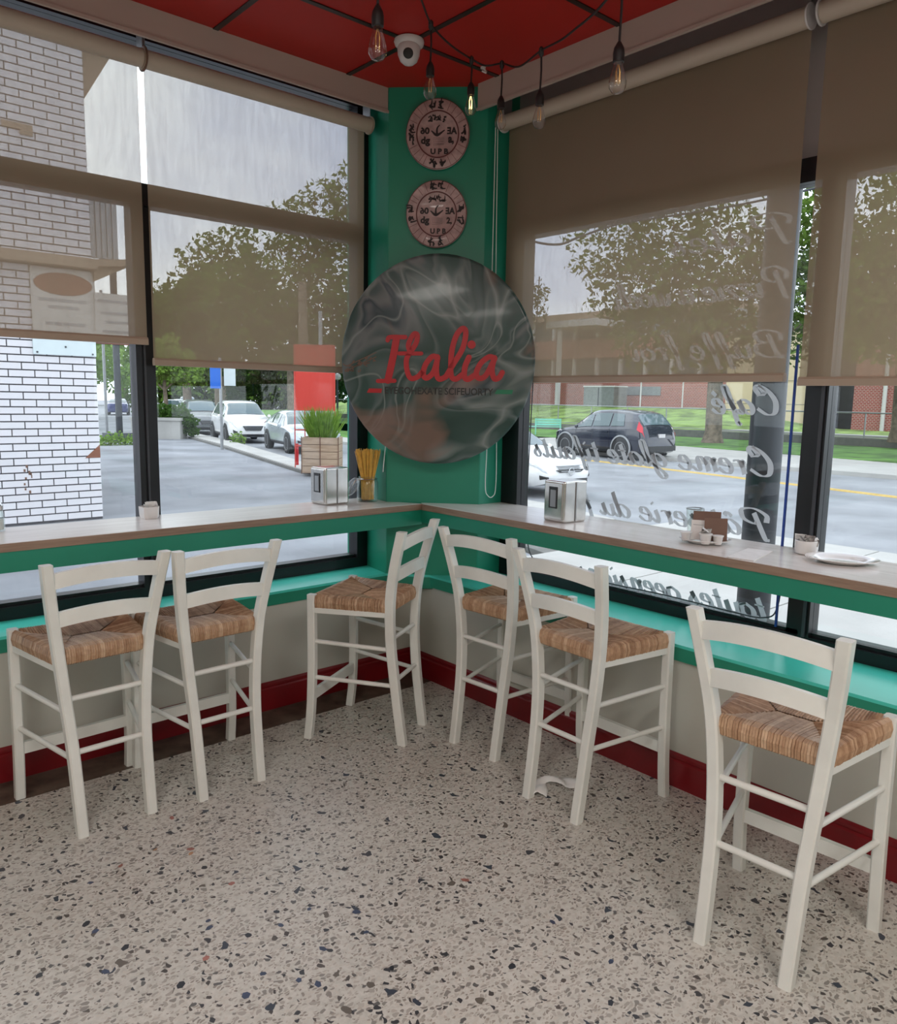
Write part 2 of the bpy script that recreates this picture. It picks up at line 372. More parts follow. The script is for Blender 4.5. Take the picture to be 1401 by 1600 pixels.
# ------------------------------------------------------------ floor, walls, ceiling
GX, GY = 2.965, 3.515   # inner glass planes (right window, left window)
WX, WY = 2.617, 3.27    # low walls
CZ = 2.99
fl = struct(B((-3, -3, -.1), (WX, 3.07, 0)).obj('floor', M['terrazzo']), 'cream terrazzo floor with grey, black and blue chips', 'floor')
B((-3, 3.07, -.1), (WX, WY, 0)).obj('border_strip', M['border'], fl)
chips = {'chipblue': [(.66, 2.39), (.60, 2.15), (.85, 1.96), (1.01, 1.84), (1.05, 1.68), (1.18, 1.66), (.88, 1.70), (.81, 1.66), (.94, 1.62), (.97, 1.575), (1.11, 1.85), (.57, 1.97), (1.62, 1.35), (.86, 1.99), (1.62, 1.14), (1.21, 1.75)],
         'chipblack': [(.64, 2.03), (1.03, 1.90), (.59, 2.2), (1.4, 1.3), (.92, 1.86), (1.7, 1.2), (.75, 2.25), (1.3, 1.95), (1.5, 1.05), (1.15, 1.5), (.7, 1.8)],
         'chipred': [(1.0, 2.6), (.97, 2.37), (.76, 2.42), (.99, 2.11), (.79, 1.85), (1.56, 1.66)], 'chiporange': [(.96, 2.345), (.88, 2.44)]}
for mk, pts in chips.items():
    for x, y in pts:
        k = rnd.choice((5, 6, 7)); a0 = rnd.random()*6.3; r0 = rnd.uniform(.009, .015); el = rnd.uniform(.55, .85); an = rnd.random()*3.14
        poly = []
        for i in range(k):
            t = a0+2*PI*i/k; rr = r0*rnd.uniform(.8, 1.15); px, py = rr*math.cos(t), rr*el*math.sin(t)
            poly.append((x+px*math.cos(an)-py*math.sin(an), y+px*math.sin(an)+py*math.cos(an)))
        MB().prism(poly, -.004, .0004).obj('stone_chip', M[mk], fl)

cl = struct(B((-3, -3, CZ+.012), (3.2, 3.7, CZ+.1)).obj('ceiling', M['redceil']), 'red tiled ceiling with dark grid bars', 'ceiling')
xs = [1.553+.655*k for k in range(-7, 3)]; ys = [2.80-.69*k for k in range(-1, 9)]
tile = B((-.3275+.012, -.345+.012, 0), (.3275-.012, .345-.012, .012)).mesh('ceiling_tile', M['redceil'])
for i in range(len(xs)):
    for j in range(len(ys)):
        cx, cy = xs[i]+.3275, ys[j]-.345
        if cx > 2.9 or cy > 3.3 or cx < -2.9 or cy < -2.9: continue
        inst(tile, 'ceiling_tile', cl, Matrix.Translation((cx, cy, CZ)))
for x in xs: B((x-.012, -3, CZ-.004), (x+.012, 3.3, CZ+.012)).obj('grid_bar', M['tbar'], cl)
for y in ys: B((-3, y-.012, CZ-.0045), (2.75, y+.012, CZ+.0115)).obj('grid_bar', M['tbar'], cl)

wl = struct(MB().box((-3, WY, 0), (WX+.02, GY+.1, .52)).obj('wall_left', M['cream']), 'cream low wall under the left window', 'wall')
wr = struct(MB().box((WX, -3, 0), (GX+.1, WY, .52)).obj('wall_right', M['cream']), 'cream low wall under the right window', 'wall')
struct(B((-3.1, -3, 0), (-3, 3.7, CZ)).obj('wall_back', M['cream']), 'cream wall behind the camera', 'wall')
struct(B((-3.1, -3.1, 0), (3.1, -3, CZ)).obj('wall_rear', M['cream']), 'cream rear wall', 'wall')
# sill band and sill top (one mint board round the corner)
sill_poly = [(-3, 3.26), (2.44, 3.262), (2.60, 3.09), (2.60, -3), (GX+.0, -3), (GX+.0, GY+.0), (-3, GY+.0)]
sl = struct(MB().prism(sill_poly, .565, .577).obj('trim_1', M['mint']), 'mint green window sill board', 'sill')
apron_poly = [(-3, 3.262), (2.437, 3.264), (2.602, 3.092), (2.602, -3), (GX, -3), (GX, GY), (-3, GY)]
struct(MB().prism(apron_poly, .512, .565).obj('trim_2', M['green']), 'green edge band below the window sill', 'trim')
# baseboards with a moulded top
def baseboard(name, a, b, nrm, lab):
    a = Vector(a); b = Vector(b); n = Vector(nrm); prof = [(0, 0), (.014, 0), (.014, .105), (.008, .112), (.010, .118), (.010, .128), (.003, .138), (0, .138)]
    mb = MB(); mb.extrude([(a+n*d+Vector((0, 0, z))) for d, z in prof], b-a); return struct(mb.obj(name, M['redbase']), lab, 'baseboard')
baseboard('baseboard_left', (-3, WY, 0), (WX, WY, 0), (0, -1, 0), 'dark red baseboard along the left wall')
baseboard('baseboard_right', (WX, -3, 0), (WX, WY, 0), (-1, 0, 0), 'dark red baseboard along the right wall')
# corner column
colpoly = [(2.44, 3.263), (2.49, GY+.05), (2.49, 3.7), (3.1, 3.7), (3.1, 2.915), (2.95, 2.915), (2.78, 2.92)]
cm = struct(MB().prism(colpoly, .50, CZ+.01).obj('wall_corner', M['green']), 'green chamfered corner column between the two windows', 'column')
bevel(cm, .003, 1)
dv = Vector((.3535, -.3535, 0))
# valance boards under the ceiling
struct(B((-3, 3.27, 2.878), (2.44, 3.29, CZ)).obj('trim_3', M['soffit']), 'beige valance board over the left blinds', 'trim')
struct(B((2.72, -3, 2.872), (2.74, 2.93, CZ)).obj('trim_4', M['soffit']), 'beige valance board over the right blinds', 'trim')
B((-3, 3.262, 2.872), (2.44, 3.27, 2.884)).obj('lip', M['soffit'], bpy.data.objects['trim_3'])
B((2.712, -3, 2.866), (2.72, 2.93, 2.878)).obj('lip', M['soffit'], bpy.data.objects['trim_4'])

# ------------------------------------------------------------ windows
def window_left():
    w1 = sempty('window_1', 'large black framed window on the left, with transom and mullion', 'window')
    y0, y1 = GY-.03, GY+.05; x0, x1 = -3, 2.49
    B((x0, y0, .577), (x1, y1, .63)).obj('bottom_rail', M['black'], w1)
    B((x0, y0+.02, .63), (x1, y1, .645)).obj('glazing_bead', M['black'], w1)
    B((2.41, y0, .63), (x1, y1, 2.29)).obj('jamb', M['black'], w1)
    B((2.41, y0, 2.38), (x1, y1, 2.95)).obj('jamb', M['black'], w1)
    B((x0, y0, 2.29), (x1, y1, 2.38)).obj('transom', M['black'], w1)
    B((x0, y0, 2.95), (x1, y1, 3.1)).obj('head', M['black'], w1)
    for mx in (1.255, -.75):
        B((mx, y0, .63), (mx+.055, y1, 2.29)).obj('mullion', M['black'], w1)
        B((mx+.055, y0+.03, .63), (mx+.095, y1, 2.29)).obj('mullion_cap', M['black'], w1)
        B((mx+.03, y0-.012, .63), (mx+.038, y0, 2.29)).obj('bead', M['darkgrey'], w1)
    for a, b in ((-.655, 1.255), (1.35, 2.41), (-3, -.75)): B((a, GY, .63), (b, GY+.006, 2.29)).obj('pane', M['glass'], w1)
    B((-3, GY, 2.38), (2.41, GY+.006, 2.95)).obj('pane', M['glass'], w1)
window_left()
def window_right():
    w2 = sempty('window_2', 'large black framed window on the right, with white lettering film', 'window')
    x0, x1 = GX-.03, GX+.05
    B((x0, -3, .577), (x1, 2.915, .625)).obj('bottom_rail', M['black'], w2)
    B((x0+.02, -3, .625), (x1, 2.915, .64)).obj('glazing_bead', M['black'], w2)
    B((x0, 2.80, .625), (x1, 2.915, 2.30)).obj('jamb', M['black'], w2)
    B((x0, -3, 2.30), (x1, 2.915, 2.385)).obj('transom', M['black'], w2)
    for my in (1.255, -.55):
        B((x0, my, .625), (x1, my+.04, 2.30)).obj('mullion', M['black'], w2)
        B((x0+.02, my+.04, .625), (x1, my+.095, 2.30)).obj('mullion_cap', M['black'], w2)
        B((x0-.012, my+.012, .625), (x0, my+.022, 2.30)).obj('bead', M['darkgrey'], w2)
    B((x1-.02, -3, 2.385), (x1, 2.915, 3.1)).obj('sign_box_back', M['panelgrey'], w2)
    for a, b in ((1.35, 2.80), (-.455, 1.255), (-3, -.55)): B((GX, a, .64), (GX+.006, b, 2.30)).obj('pane', M['glass'], w2)
    return w2
win2 = window_right()
tag(B((2.925, 1.375, .64), (2.933, 1.383, 1.72)).obj('edge_strip', M['blue']), 'thin blue strip standing beside the black mullion of the right window', 'strip')
# thin sealing cables round the pane with rounded corner
pts = cat_rom([(2.945, 2.70, 2.1), (2.945, 2.725, 1.4), (2.945, 2.73, .9), (2.945, 2.66, .68), (2.945, 2.3, .655), (2.945, 1.9, .66), (2.945, 1.6, .655), (2.945, 1.44, .66), (2.945, 1.385, .72), (2.945, 1.375, .95)], 8)
tag(MB().tube(pts, .003, 6).obj('cable', M['darkgrey'], None, True), 'thin dark cable looped round the inside edge of the lettered right pane', 'cable')

# ------------------------------------------------------------ roller blinds
def blind(nm, axis, c, a, b, ztop, zbot, label, cordside=None, bracket=None):
    t = thing(nm, label, 'blind', ((a+b)/2, c, zbot) if axis == 'x' else (c, (a+b)/2, zbot), group='roller blinds')
    h = (b-a)/2; n = 30
    def P(u, o, z):   # u along, o outward offset to the glass
        return (u, o, z) if axis == 'x' else (o, u, z)
    H = ztop-zbot
    def f(i, j):
        u = -h+2*h*i; z = (H+.035)*(1-j); o = .0015*math.sin(u*5+z)+.001*math.sin(u*17)
        return P(u, o+.012, z)
    mb = MB().grid(f, 24, 8); fab = mb.obj('fabric', M['fabric'], t, True, False)
    mb = MB().tube([P(-h-.005, -.022, H+.03), P(h+.005, -.022, H+.03)], .036, 20); mb.obj('roller_tube', M['tube'], t, True)
    mb = MB()
    pr = [(-.004, -.012), (.022, -.012), (.026, -.004), (.026, .012), (.020, .020), (.004, .020), (-.002, .012)]
    if axis == 'x': mb.extrude([(-h, o, z-.004) for o, z in pr], (2*h, 0, 0))
    else: mb.extrude([(o, -h, z-.004) for o, z in pr], (0, 2*h, 0))
    mb.obj('bottom_bar', M['bar'], t)
    for e in (-1, 1):
        MB().tube([P(e*(h+.006), -.022, H+.03), P(e*(h+.012), -.022, H+.03)], .043, 20).obj('end_cap', M['plastic' if axis == 'y' else 'bar'], t, True)
        mb = MB(); mb.box(*[tuple(map(min, zip(P(e*(h+.006), -.03, H+.03), P(e*(h+.010), .03, CZ-zbot)))), tuple(map(max, zip(P(e*(h+.006), -.03, H+.03), P(e*(h+.010), .03, CZ-zbot))))])
        mb.obj('bracket', M['galv'], t)
    return t
blind('roller_blind', 'x', 3.425, -1.1, 1.288, 2.815, 1.72, 'beige see-through roller blind, left-hand one of the left window, over the brick wall view')
blind('roller_blind', 'x', 3.425, 1.312, 2.415, 2.815, 1.635, 'beige see-through roller blind of the left window hanging next to the green column')
blind('roller_blind', 'y', 2.875, 1.40, 2.875, 2.80, 1.60, 'wide brown roller blind of the right window hanging next to the green column')
blind('roller_blind', 'y', 2.875, -.8, 1.345, 2.80, 1.585, 'brown roller blind at the far right edge, beyond the black mullion')
# coiled rope loops at the gap of the left tubes
tag(MB().tube([(1.30, 3.404+.046*math.cos(a), 2.845+.046*math.sin(a)) for a in [i*PI/10 for i in range(25)]], .004, 6).obj('coupling_loop', M['card'], None, True), 'brown loop around the joint between the two left blind tubes', 'loop')
# bead-pull cords
def cord(pts, label):
    return tag(MB().tube(cat_rom(pts, 6), .0022, 6).obj('pull_cord', M['cord'], None, True), label, 'cord')
cord([(2.462, 3.245, 2.80), (2.463, 3.245, 2.2), (2.43, 3.246, 1.4), (2.40, 3.24, 1.12), (2.405, 3.235, 1.10), (2.435, 3.24, 1.5), (2.440, 3.245, 2.8)][:4], 'thin pale pull cord hanging down the left edge of the green column')
cord([(2.80, 2.885, 2.80), (2.80, 2.885, 2.0), (2.795, 2.885, 1.3), (2.79, 2.885, 1.06), (2.812, 2.885, 1.005), (2.845, 2.885, 1.0), (2.865, 2.885, 1.05), (2.862, 2.885, 1.3), (2.83, 2.885, 2.0), (2.815, 2.885, 2.80)], 'pale looped pull cord on the right face of the green column')

# ------------------------------------------------------------ counter
ct = thing('window_counter', 'pale laminate counter shelf running below the left window, green apron', 'counter', (0, 3.1, .96))
MB().prism([(-3, .002), (2.548, .002), (2.48, .13), (2.475, .18), (2.485, .37), (-3, .37)], -.03, 0).obj('countertop', M['counter'], ct)
MB().box((-3, -.002, -.031), (2.546, .0015, -.001)).obj('edging', M['edge'], ct)
MB().box((-3, .004, -.108), (2.55, .022, -.031)).obj('apron', M['green'], ct)
ct2 = thing('window_counter', 'pale laminate counter shelf running below the right window, green apron', 'counter', (2.54, 0, .96))
MB().prism([(.002, -3), (.40, -3), (.40, 2.912), (.238, 2.917), (.03, 3.135), (.012, 3.105), (.002, 3.09)], -.03, 0).obj('countertop', M['counterY'], ct2)
MB().box((-.002, -3, -.031), (.0015, 3.09, -.001)).obj('edging', M['edgeY'], ct2)
MB().box((.004, -3, -.098), (.022, 3.10, -.031)).obj('apron', M['green'], ct2)

# ------------------------------------------------------------ bar stools
def rush_mesh():
    mb = MB(); BL, BR, FL, FR = Vector((-.152, -.150)), Vector((.152, -.150)), Vector((-.198, .192)), Vector((.198, .192))
    N1, N2 = Vector((-.05, .02)), Vector((.05, .02)); r = random.Random(3)
    def strand(p, q, nrm, tone, rad):
        # p on rail (outer edge), q inner end, nrm outward 2d
        P2 = lambda v, z: Vector((v.x, v.y, z))
        L_ = (q-p); pts = [P2(p+nrm*-.006, .592), P2(p+nrm*.006, .598), P2(p+nrm*.010, .620), P2(p+nrm*.004, .642), P2(p+L_*.12, .6465), P2(p+L_*.5, .642), P2(p+L_*.97, .634)]
        b = len(mb.v); mb.tube(pts, rad, 5, False); mb.tone += [max(0, min(1, tone+r.uniform(-.08, .08)))]*(len(mb.v)-b)
    def panel(A, Bp, na, nb, nrm):
        ln = (Bp-A).length; n = int(ln/.0078); tone = .5
        for i in range(n):
            t = (i+.5)/n; p = A.lerp(Bp, t)
            # inner boundary: A -> na -> nb -> Bp, monotone in t
            t1 = (na-A).dot((Bp-A)/ln)/ln; t2 = (nb-A).dot((Bp-A)/ln)/ln
            if t1 > t2: t1 = t2 = (t1+t2)/2
            if t < t1: q = A.lerp(na, t/t1)
            elif t <= t2: q = na.lerp(nb, (t-t1)/max(1e-6, t2-t1))
            else: q = nb.lerp(Bp, (t-t2)/(1-t2))
            q = q + (q-p)*0.0
            if r.random() < .6: tone = r.uniform(.15, .95)
            strand(p+Vector((r.uniform(-.0008, .0008), r.uniform(-.0008, .0008))), q, nrm, tone, r.uniform(.0046, .0058))
    panel(BL, BR, N1, N2, Vector((0, -1))); panel(FR, FL, N2, N1, Vector((0, 1)))
    panel(FL, BL, N1, N1, Vector((-1, .12)).normalized()); panel(BR, FR, N2, N2, Vector((1, .12)).normalized())
    # core board below the strands so no light shows through
    b = len(mb.v); mb.prism([(BL.x, BL.y), (BR.x, BR.y), (FR.x, FR.y), (FL.x, FL.y)], .594, .634); mb.tone += [.12]*(len(mb.v)-b)
    return mb.mesh('seat', M['rush'], False, False)
def arc_bar(z, rise, hw, y0, h, th, bow):
    mb = MB(); n = 14; vs = []; fs = []
    for i in range(n+1):
        t = -1+2*i/n; x = hw*t; k = 1-t*t; zz = z+rise*k; yy = y0-bow*k
        vs += [(x, yy-th/2, zz-h/2), (x, yy+th/2, zz-h/2), (x, yy+th/2+.0, zz+h/2), (x, yy-th/2, zz+h/2)]
    for i in range(n):
        for k in range(4): fs.append((i*4+k, i*4+(k+1) % 4, (i+1)*4+(k+1) % 4, (i+1)*4+k))
    fs += [(0, 1, 2, 3), (n*4, n*4+1, n*4+2, n*4+3)]
    return mb.add(vs, fs)
def stool(label):
    t = thing('bar_stool', label, 'bar stool', group='cream bar stools with rush seats'); W = M['stoolwhite']
    for s in (-1, 1):
        P = cat_rom([(s*.119, -.208, 0), (s*.121, -.187, .15), (s*.125, -.168, .31), (s*.136, -.156, .47), (s*.152, -.160, .64), (s*.172, -.186, .79), (s*.193, -.228, .955)], 4)
        MB().loft([tuple(p) for p in P], .036, .040, .14).obj('leg', W, t, True)
        P = cat_rom([(s*.203, .208, 0), (s*.203, .194, .13), (s*.201, .188, .30), (s*.199, .188, .47), (s*.197, .190, .652)], 4)
        MB().loft([tuple(p) for p in P], .034, .036, .14).obj('leg', W, t, True)
        for z, yb, xb in ((.425, -.158, .132), (.262, -.172, .124)):
            MB().tube([(s*xb, yb, z-.0), (s*.200, .188, z+.02)], .0095, 10).obj('rung', W, t, True)
        MB().box((-.0095, 0, .573), (.0095, .34, .596), Matrix.Translation((s*.148, -.155, 0)) @ Matrix.Rotation(-s*math.atan2(.05, .34), 4, 'Z')).obj('seat_rail', W, t)
    for z, hw, y in ((.472, .136, -.156), (.285, .124, -.171)): MB().tube([(-hw, y, z), (hw, y, z)], .0100, 10).obj('rung', W, t, True)
    B((-.2, .178, .178), (.2, .196, .222)).obj('footrest', W, t); B((-.2, .180, .573), (.2, .196, .596)).obj('seat_rail', W, t)
    arc_bar(.893, .022, .186, -.212, .050, .018, .028).obj('back_slat', W, t, True)
    arc_bar(.757, .018, .168, -.180, .050, .018, .026).obj('back_slat', W, t, True)
    s_ = inst(RUSH, 'seat', t); s_['label'] = 'woven rush seat'
    return t
RUSH = rush_mesh()
stools = [(.834, 2.893, -.035, 'cream bar stool with rush seat, leftmost under the left counter'),
          (1.256, 2.866, -.016, 'cream bar stool with rush seat, second from the left, overlapping the leftmost one'),
          (2.008, 2.793, -.508, 'cream bar stool with rush seat turned sideways below the green column, back to the right'),
          (2.417, 2.328, 1.508, 'cream bar stool with rush seat in the corner, behind the stool with the crumpled napkin'),
          (2.309, 1.775, 1.582, 'cream bar stool with rush seat that has a crumpled napkin at its feet'),
          (2.098, .922, 1.510, 'cream bar stool with rush seat, nearest one, at the far right')]
base = None
for x, y, a, lab in stools:
    if base is None: base = stool(lab); t = base
    else:
        t = base.copy(); COL.objects.link(t); t['label'] = lab
        for ch in list(base.children): c = ch.copy(); COL.objects.link(c); c.parent = t
    t.location = (x, y, 0); t.rotation_euler = (0, 0, -a)

# ------------------------------------------------------------ lettering
def ribbon(mb, pts, wfun, basis, origin, th, n=6):
    # flat stroke extruded by th; pts 2D; basis (ex, ey, en)
    P = cat_rom([(p[0], p[1], 0) for p in pts], n); ex, ey, en = basis; L_ = []; R_ = []
    for i, p in enumerate(P):
        t = (P[min(i+1, len(P)-1)]-P[max(0, i-1)]);
        if t.length < 1e-9: continue
        t.normalize(); w_ = wfun(t, i/(len(P)-1))/2; nrm = Vector((-t.y, t.x, 0)); L_.append(p+nrm*w_); R_.append(p-nrm*w_)
    to = lambda q, d: origin+ex*q.x+ey*q.y+en*d
    m = len(L_); vs = [to(q, 0) for q in L_]+[to(q, 0) for q in R_]+[to(q, th) for q in L_]+[to(q, th) for q in R_]; fs = []
    for i in range(m-1):
        fs += [(i, i+1, m+i+1, m+i), (2*m+i, 3*m+i, 3*m+i+1, 2*m+i+1), (i, 2*m+i, 2*m+i+1, i+1), (m+i, m+i+1, 3*m+i+1, 3*m+i)]
    fs += [(0, m, 3*m, 2*m), (m-1, 3*m-1, 4*m-1, 2*m-1)]
    mb.add(vs, fs)
def disc2(mb, c, r, basis, origin, th, ry=None, n=20):
    ex, ey, en = basis; ry = ry or r
    mb.extrude([origin+ex*(c[0]+r*math.cos(2*PI*k/n))+ey*(c[1]+ry*math.sin(2*PI*k/n)) for k in range(n)], en*th)

# --- round sign
DC = Vector((2.52, 2.96, 1.682)); nrm = Vector((-.7071, -.7071, 0)); ex = Vector((.7071, -.7071, 0)); ez = Vector((0, 0, 1)); RX, RZ = .472, .503
sign = thing('round_sign', 'large round marbled dark green sign reading Italia in red, on the green column', 'sign', DC)
SB = (ex, ez, nrm); O0 = Vector((0, 0, 0))
mb = MB(); n_ = 72; prof = [(0.0, -.014), (.97, -.014), (1.0, -.010), (1.0, .006), (.988, .011), (.97, .012), (0.0, .012)]
vs = []; fs = []
for k, (r, d) in enumerate(prof): vs += [O0+ex*(RX*r*math.cos(2*PI*i/n_))+ez*(RZ*r*math.sin(2*PI*i/n_))+nrm*d for i in range(n_)]
for k in range(len(prof)-1): fs += [(k*n_+i, k*n_+(i+1) % n_, (k+1)*n_+(i+1) % n_, (k+1)*n_+i) for i in range(n_)]
mb.add(vs, fs); dsc = mb.obj('disc', M['marble'], sign, True)
B((-.06, -.06, -.06), (.06, .06, .06)).obj('wall_mount', M['darkgrey'], sign)
wm = [c for c in sign.children if c.name.startswith('wall_mount')][0]; wm.matrix_local = Matrix.Translation(-nrm*.075) @ Matrix.Rotation(PI/4, 4, 'Z')
k_ = 1/483*RX
def sp(x, y): return ((x-592)*k_, -(y-576)*k_*.98)
W_ = lambda w_: (lambda t, s: w_)
def script(strokes, w_, name, mat):
    mb = MB()
    for si, st in enumerate(strokes):
        q = [sp(*p) for p in st]; ribbon(mb, q, W_(w_), SB, nrm*.012, .004+.0012*si, 10)
        for ei, e in enumerate((q[0], q[-1])): disc2(mb, e, w_/2, SB, nrm*.012, .0045+.0012*si+.0004*ei)
    return mb.obj(name, mat, sign)
def s2(pts): return [(.594*x+192, .594*y+320) for x, y in pts]
wt = .0262
script([s2([(252, 268), (272, 242), (400, 240)])], .021, 'letter_serif', M['signred'])
script([s2([(326, 250), (302, 390), (256, 605)])], .0345, 'letter', M['signred'])
script([s2([(172, 613), (312, 609)])], .020, 'letter_serif', M['signred'])
script([s2([(440, 362), (428, 300), (468, 218), (500, 222), (490, 290), (440, 370), (412, 430), (418, 520), (450, 585), (510, 570), (560, 510)])], wt*.95, 'letter', M['signred'])
script([s2([(350, 377), (536, 375)])], .019, 'letter_bar', M['signred'])
script([s2([(670, 402), (625, 402), (572, 470), (555, 550), (585, 580), (640, 530), (675, 410)]), s2([(672, 402), (665, 520), (685, 585), (740, 570), (785, 515)])], wt, 'letter', M['signred'])
script([s2([(745, 568), (800, 470), (880, 330), (905, 200), (880, 162), (830, 215), (795, 330), (785, 460), (792, 562), (830, 585), (878, 550)])], wt, 'letter', M['signred'])
script([s2([(935, 402), (905, 480), (900, 560), (930, 585), (985, 552)])], wt*1.05, 'letter', M['signred'])
mb = MB(); disc2(mb, sp(*s2([(955, 295)])[0]), .0200, SB, nrm*.012, .005); mb.obj('letter_dot', M['signred'], sign)
script([s2([(1145, 402), (1100, 397), (1035, 450), (1000, 530), (1022, 575), (1080, 550), (1150, 410)]), s2([(1148, 402), (1130, 500), (1150, 575), (1190, 568), (1215, 525)])], wt, 'letter', M['signred'])
for a, b, m_ in (((90, 695), (207, 695), 'signred'), ((1170, 687), (1310, 687), 'signgreen')):
    a, b = s2([a, b]); q0, q1 = sp(*a), sp(*b); mb = MB(); mb.extrude([nrm*.012+ex*x+ez*z for x, z in ((q0[0]-.008, q0[1]-.0105), (q1[0]-.004, q1[1]-.0105), (q1[0], q1[1]+.0105), (q0[0]+.004, q0[1]+.0105))], nrm*.003); mb.obj('stripe', M[m_], sign)
def text_obj(body, name, mat, parent, loc, R3, width, height, th=.002, mirror=False, weight=0.0):
    cu = bpy.data.curves.new(name, 'FONT'); cu.body = body; cu.size = 1; cu.extrude = 0; cu.offset = weight; cu.resolution_u = 3
    o = bpy.data.objects.new(name, cu); COL.objects.link(o); bpy.context.view_layer.update()
    me = bpy.data.meshes.new_from_object(o.evaluated_get(bpy.context.evaluated_depsgraph_get()))
    COL.objects.unlink(o); bpy.data.objects.remove(o)
    X = [v.co.x for v in me.vertices]; Y = [v.co.y for v in me.vertices]
    x0, x1, y0, y1 = min(X), max(X), min(Y), max(Y); ex_, ey_, en_ = R3
    for v in me.vertices:
        a = ((v.co.x-x0)/(x1-x0)-.5)*width*(-1 if mirror else 1); b = ((v.co.y-y0)/(y1-y0)-.5)*height
        v.co = Vector(loc)+ex_*a+ey_*b+en_*th
    me.materials.clear(); me.materials.append(mat); o = bpy.data.objects.new(name, me); COL.objects.link(o); o.parent = parent; return o
q = sp(*s2([(688, 690)])[0]); text_obj('EYEGOHEXATE SCIFEUORTY', 'small_lettering', M['rubber'], sign, nrm*.0122+ex*q[0]+ez*q[1], SB, 915*.594*k_, 60*.594*k_, .0015, False, .02)
# printed sketch emblem at the left of the disc
mb = MB(); r5 = random.Random(12)
for i in range(16):
    x0 = r5.uniform(135, 275); y0 = 600-(x0-205)*.32+r5.uniform(-26, 26)
    st = [(x0, y0)]
    for k in range(3): st.append((st[-1][0]+r5.uniform(-16, 24), st[-1][1]+r5.uniform(-14, 9)))
    ribbon(mb, [sp(*p) for p in st], W_(.004), SB, nrm*.0122, .0005, 4)
for dy in (-20, 2): ribbon(mb, [sp(135, 632+dy), sp(200, 600+dy), sp(285, 560+dy)], W_(.004), SB, nrm*.0122, .0005, 4)
mb.obj('emblem', M['card'], sign)
# yellow / pale pigment streaks
# --- two plates on the column
def plate_clock(cz, rx, rz, label, seed, words):
    c = Vector((2.61, 3.09, cz))+nrm*.012; t = thing('wall_plate', label, 'plate', c, group='round wall plates on the column'); vs = []; fs = []; mb = MB(); n = 56
    prof = [(0, .010), (.60, .010), (.66, .013), (.70, .013), (.96, .017), (1.0, .013), (1.0, .008), (.7, -.003), (.0, -.006)]
    for r, d in prof: vs += [ex*(rx*r*math.cos(2*PI*i/n))+ez*(rz*r*math.sin(2*PI*i/n))+nrm*d for i in range(n)]
    for k in range(len(prof)-1): fs += [(k*n+i, k*n+(i+1) % n, (k+1)*n+(i+1) % n, (k+1)*n+i) for i in range(n)]
    mb.add(vs, fs).obj('dish', M['plate'], t, True)
    mb = MB()
    for rr, wd in ((.655, .04), (.985, .018)):
        pts = [(rx*rr*math.cos(a), rz*rr*math.sin(a)) for a in [2*PI*i/48 for i in range(49)]]
        ribbon(mb, pts, W_(wd*rx), SB, nrm*(.0145 if rr < .9 else .0175), .0006, 1)
    r = random.Random(seed)
    for a in (25, 38, 52, 64, 116, 130, 144, 156, 204, 218, 232, 244, 297, 310, 324, 336):
        a = math.radians(a+r.uniform(-2, 2)); ribbon(mb, [(rx*.70*math.cos(a), rz*.70*math.sin(a)), (rx*.97*math.cos(a), rz*.97*math.sin(a))], W_(.0016), SB, nrm*.0172, .0006, 1)
    mb.obj('ring_lines', M['plateline'], t)
    mb = MB()
    def glyph(x, y, s, k=5, d=.018):
        for i in range(k):
            a = r.choice((0, PI/2, PI/4, -PI/4, PI/2))+r.uniform(-.3, .3); l_ = s*r.uniform(.4, .9); ox, oy = x+r.uniform(-.3, .3)*s, y+r.uniform(-.4, .4)*s
            p0 = (ox-math.cos(a)*l_/2, oy-math.sin(a)*l_/2); p1 = (ox+r.uniform(-.1, .1)*s, oy+r.uniform(-.1, .1)*s); p2 = (ox+math.cos(a)*l_/2, oy+math.sin(a)*l_/2)
            ribbon(mb, [p0, p1, p2], lambda t_, s_: s*(.24-.12*s_), SB, nrm*d, .0006, 3)
    for a in (80, 100, 262, 280, 170, 190, 10, 348): glyph(rx*.83*math.cos(math.radians(a)), rz*.83*math.sin(math.radians(a)), rx*.25, 6)
    for a in (65, 85, 98, 115): glyph(rx*.5*math.cos(math.radians(a)), rz*.47*math.sin(math.radians(a)), rx*.17, 6, .0115)
    ribbon(mb, [(-.2*rx, .10*rz), (-.02*rx, -.02*rz), (.22*rx, .12*rz)], lambda t_, s_: rx*(.03+.06*(1-abs(2*s_-1))), SB, nrm*.0115, .0008, 6)
    ribbon(mb, [(-.02*rx, -.02*rz), (-.02*rx, .16*rz), (.06*rx, .26*rz)], lambda t_, s_: rx*.07*(1-.6*s_), SB, nrm*.0115, .0008, 6)
    for i in range(5): ribbon(mb, [(-.14*rx, -(.10+.05*i)*rz), (.2*rx, -(.10+.05*i)*rz+r.uniform(-.004, .004))], W_(.0009), SB, nrm*.0115, .0005, 1)
    mb.obj('brush_marks', M['ink'], t)['kind'] = 'stuff'
    for body, x, z, w_, h_, mir in words: text_obj(body, 'lettering', M['ink'], t, nrm*.0115+ex*(x*rx)+ez*(z*rz), SB, w_*rx*1.12, h_*rz*1.25, .0008, mir, .045)
plate_clock(2.766, .155, .164, 'pinkish round wall plate with black brush marks, upper of the two on the green column', 5, [('06', -.40, .10, .26, .16, True), ('AE', .45, .10, .28, .16, True), ('dg', -.38, -.20, .26, .22, False), ('a,', .42, -.18, .16, .18, False), ('U P B', .06, -.48, .50, .13, False)])
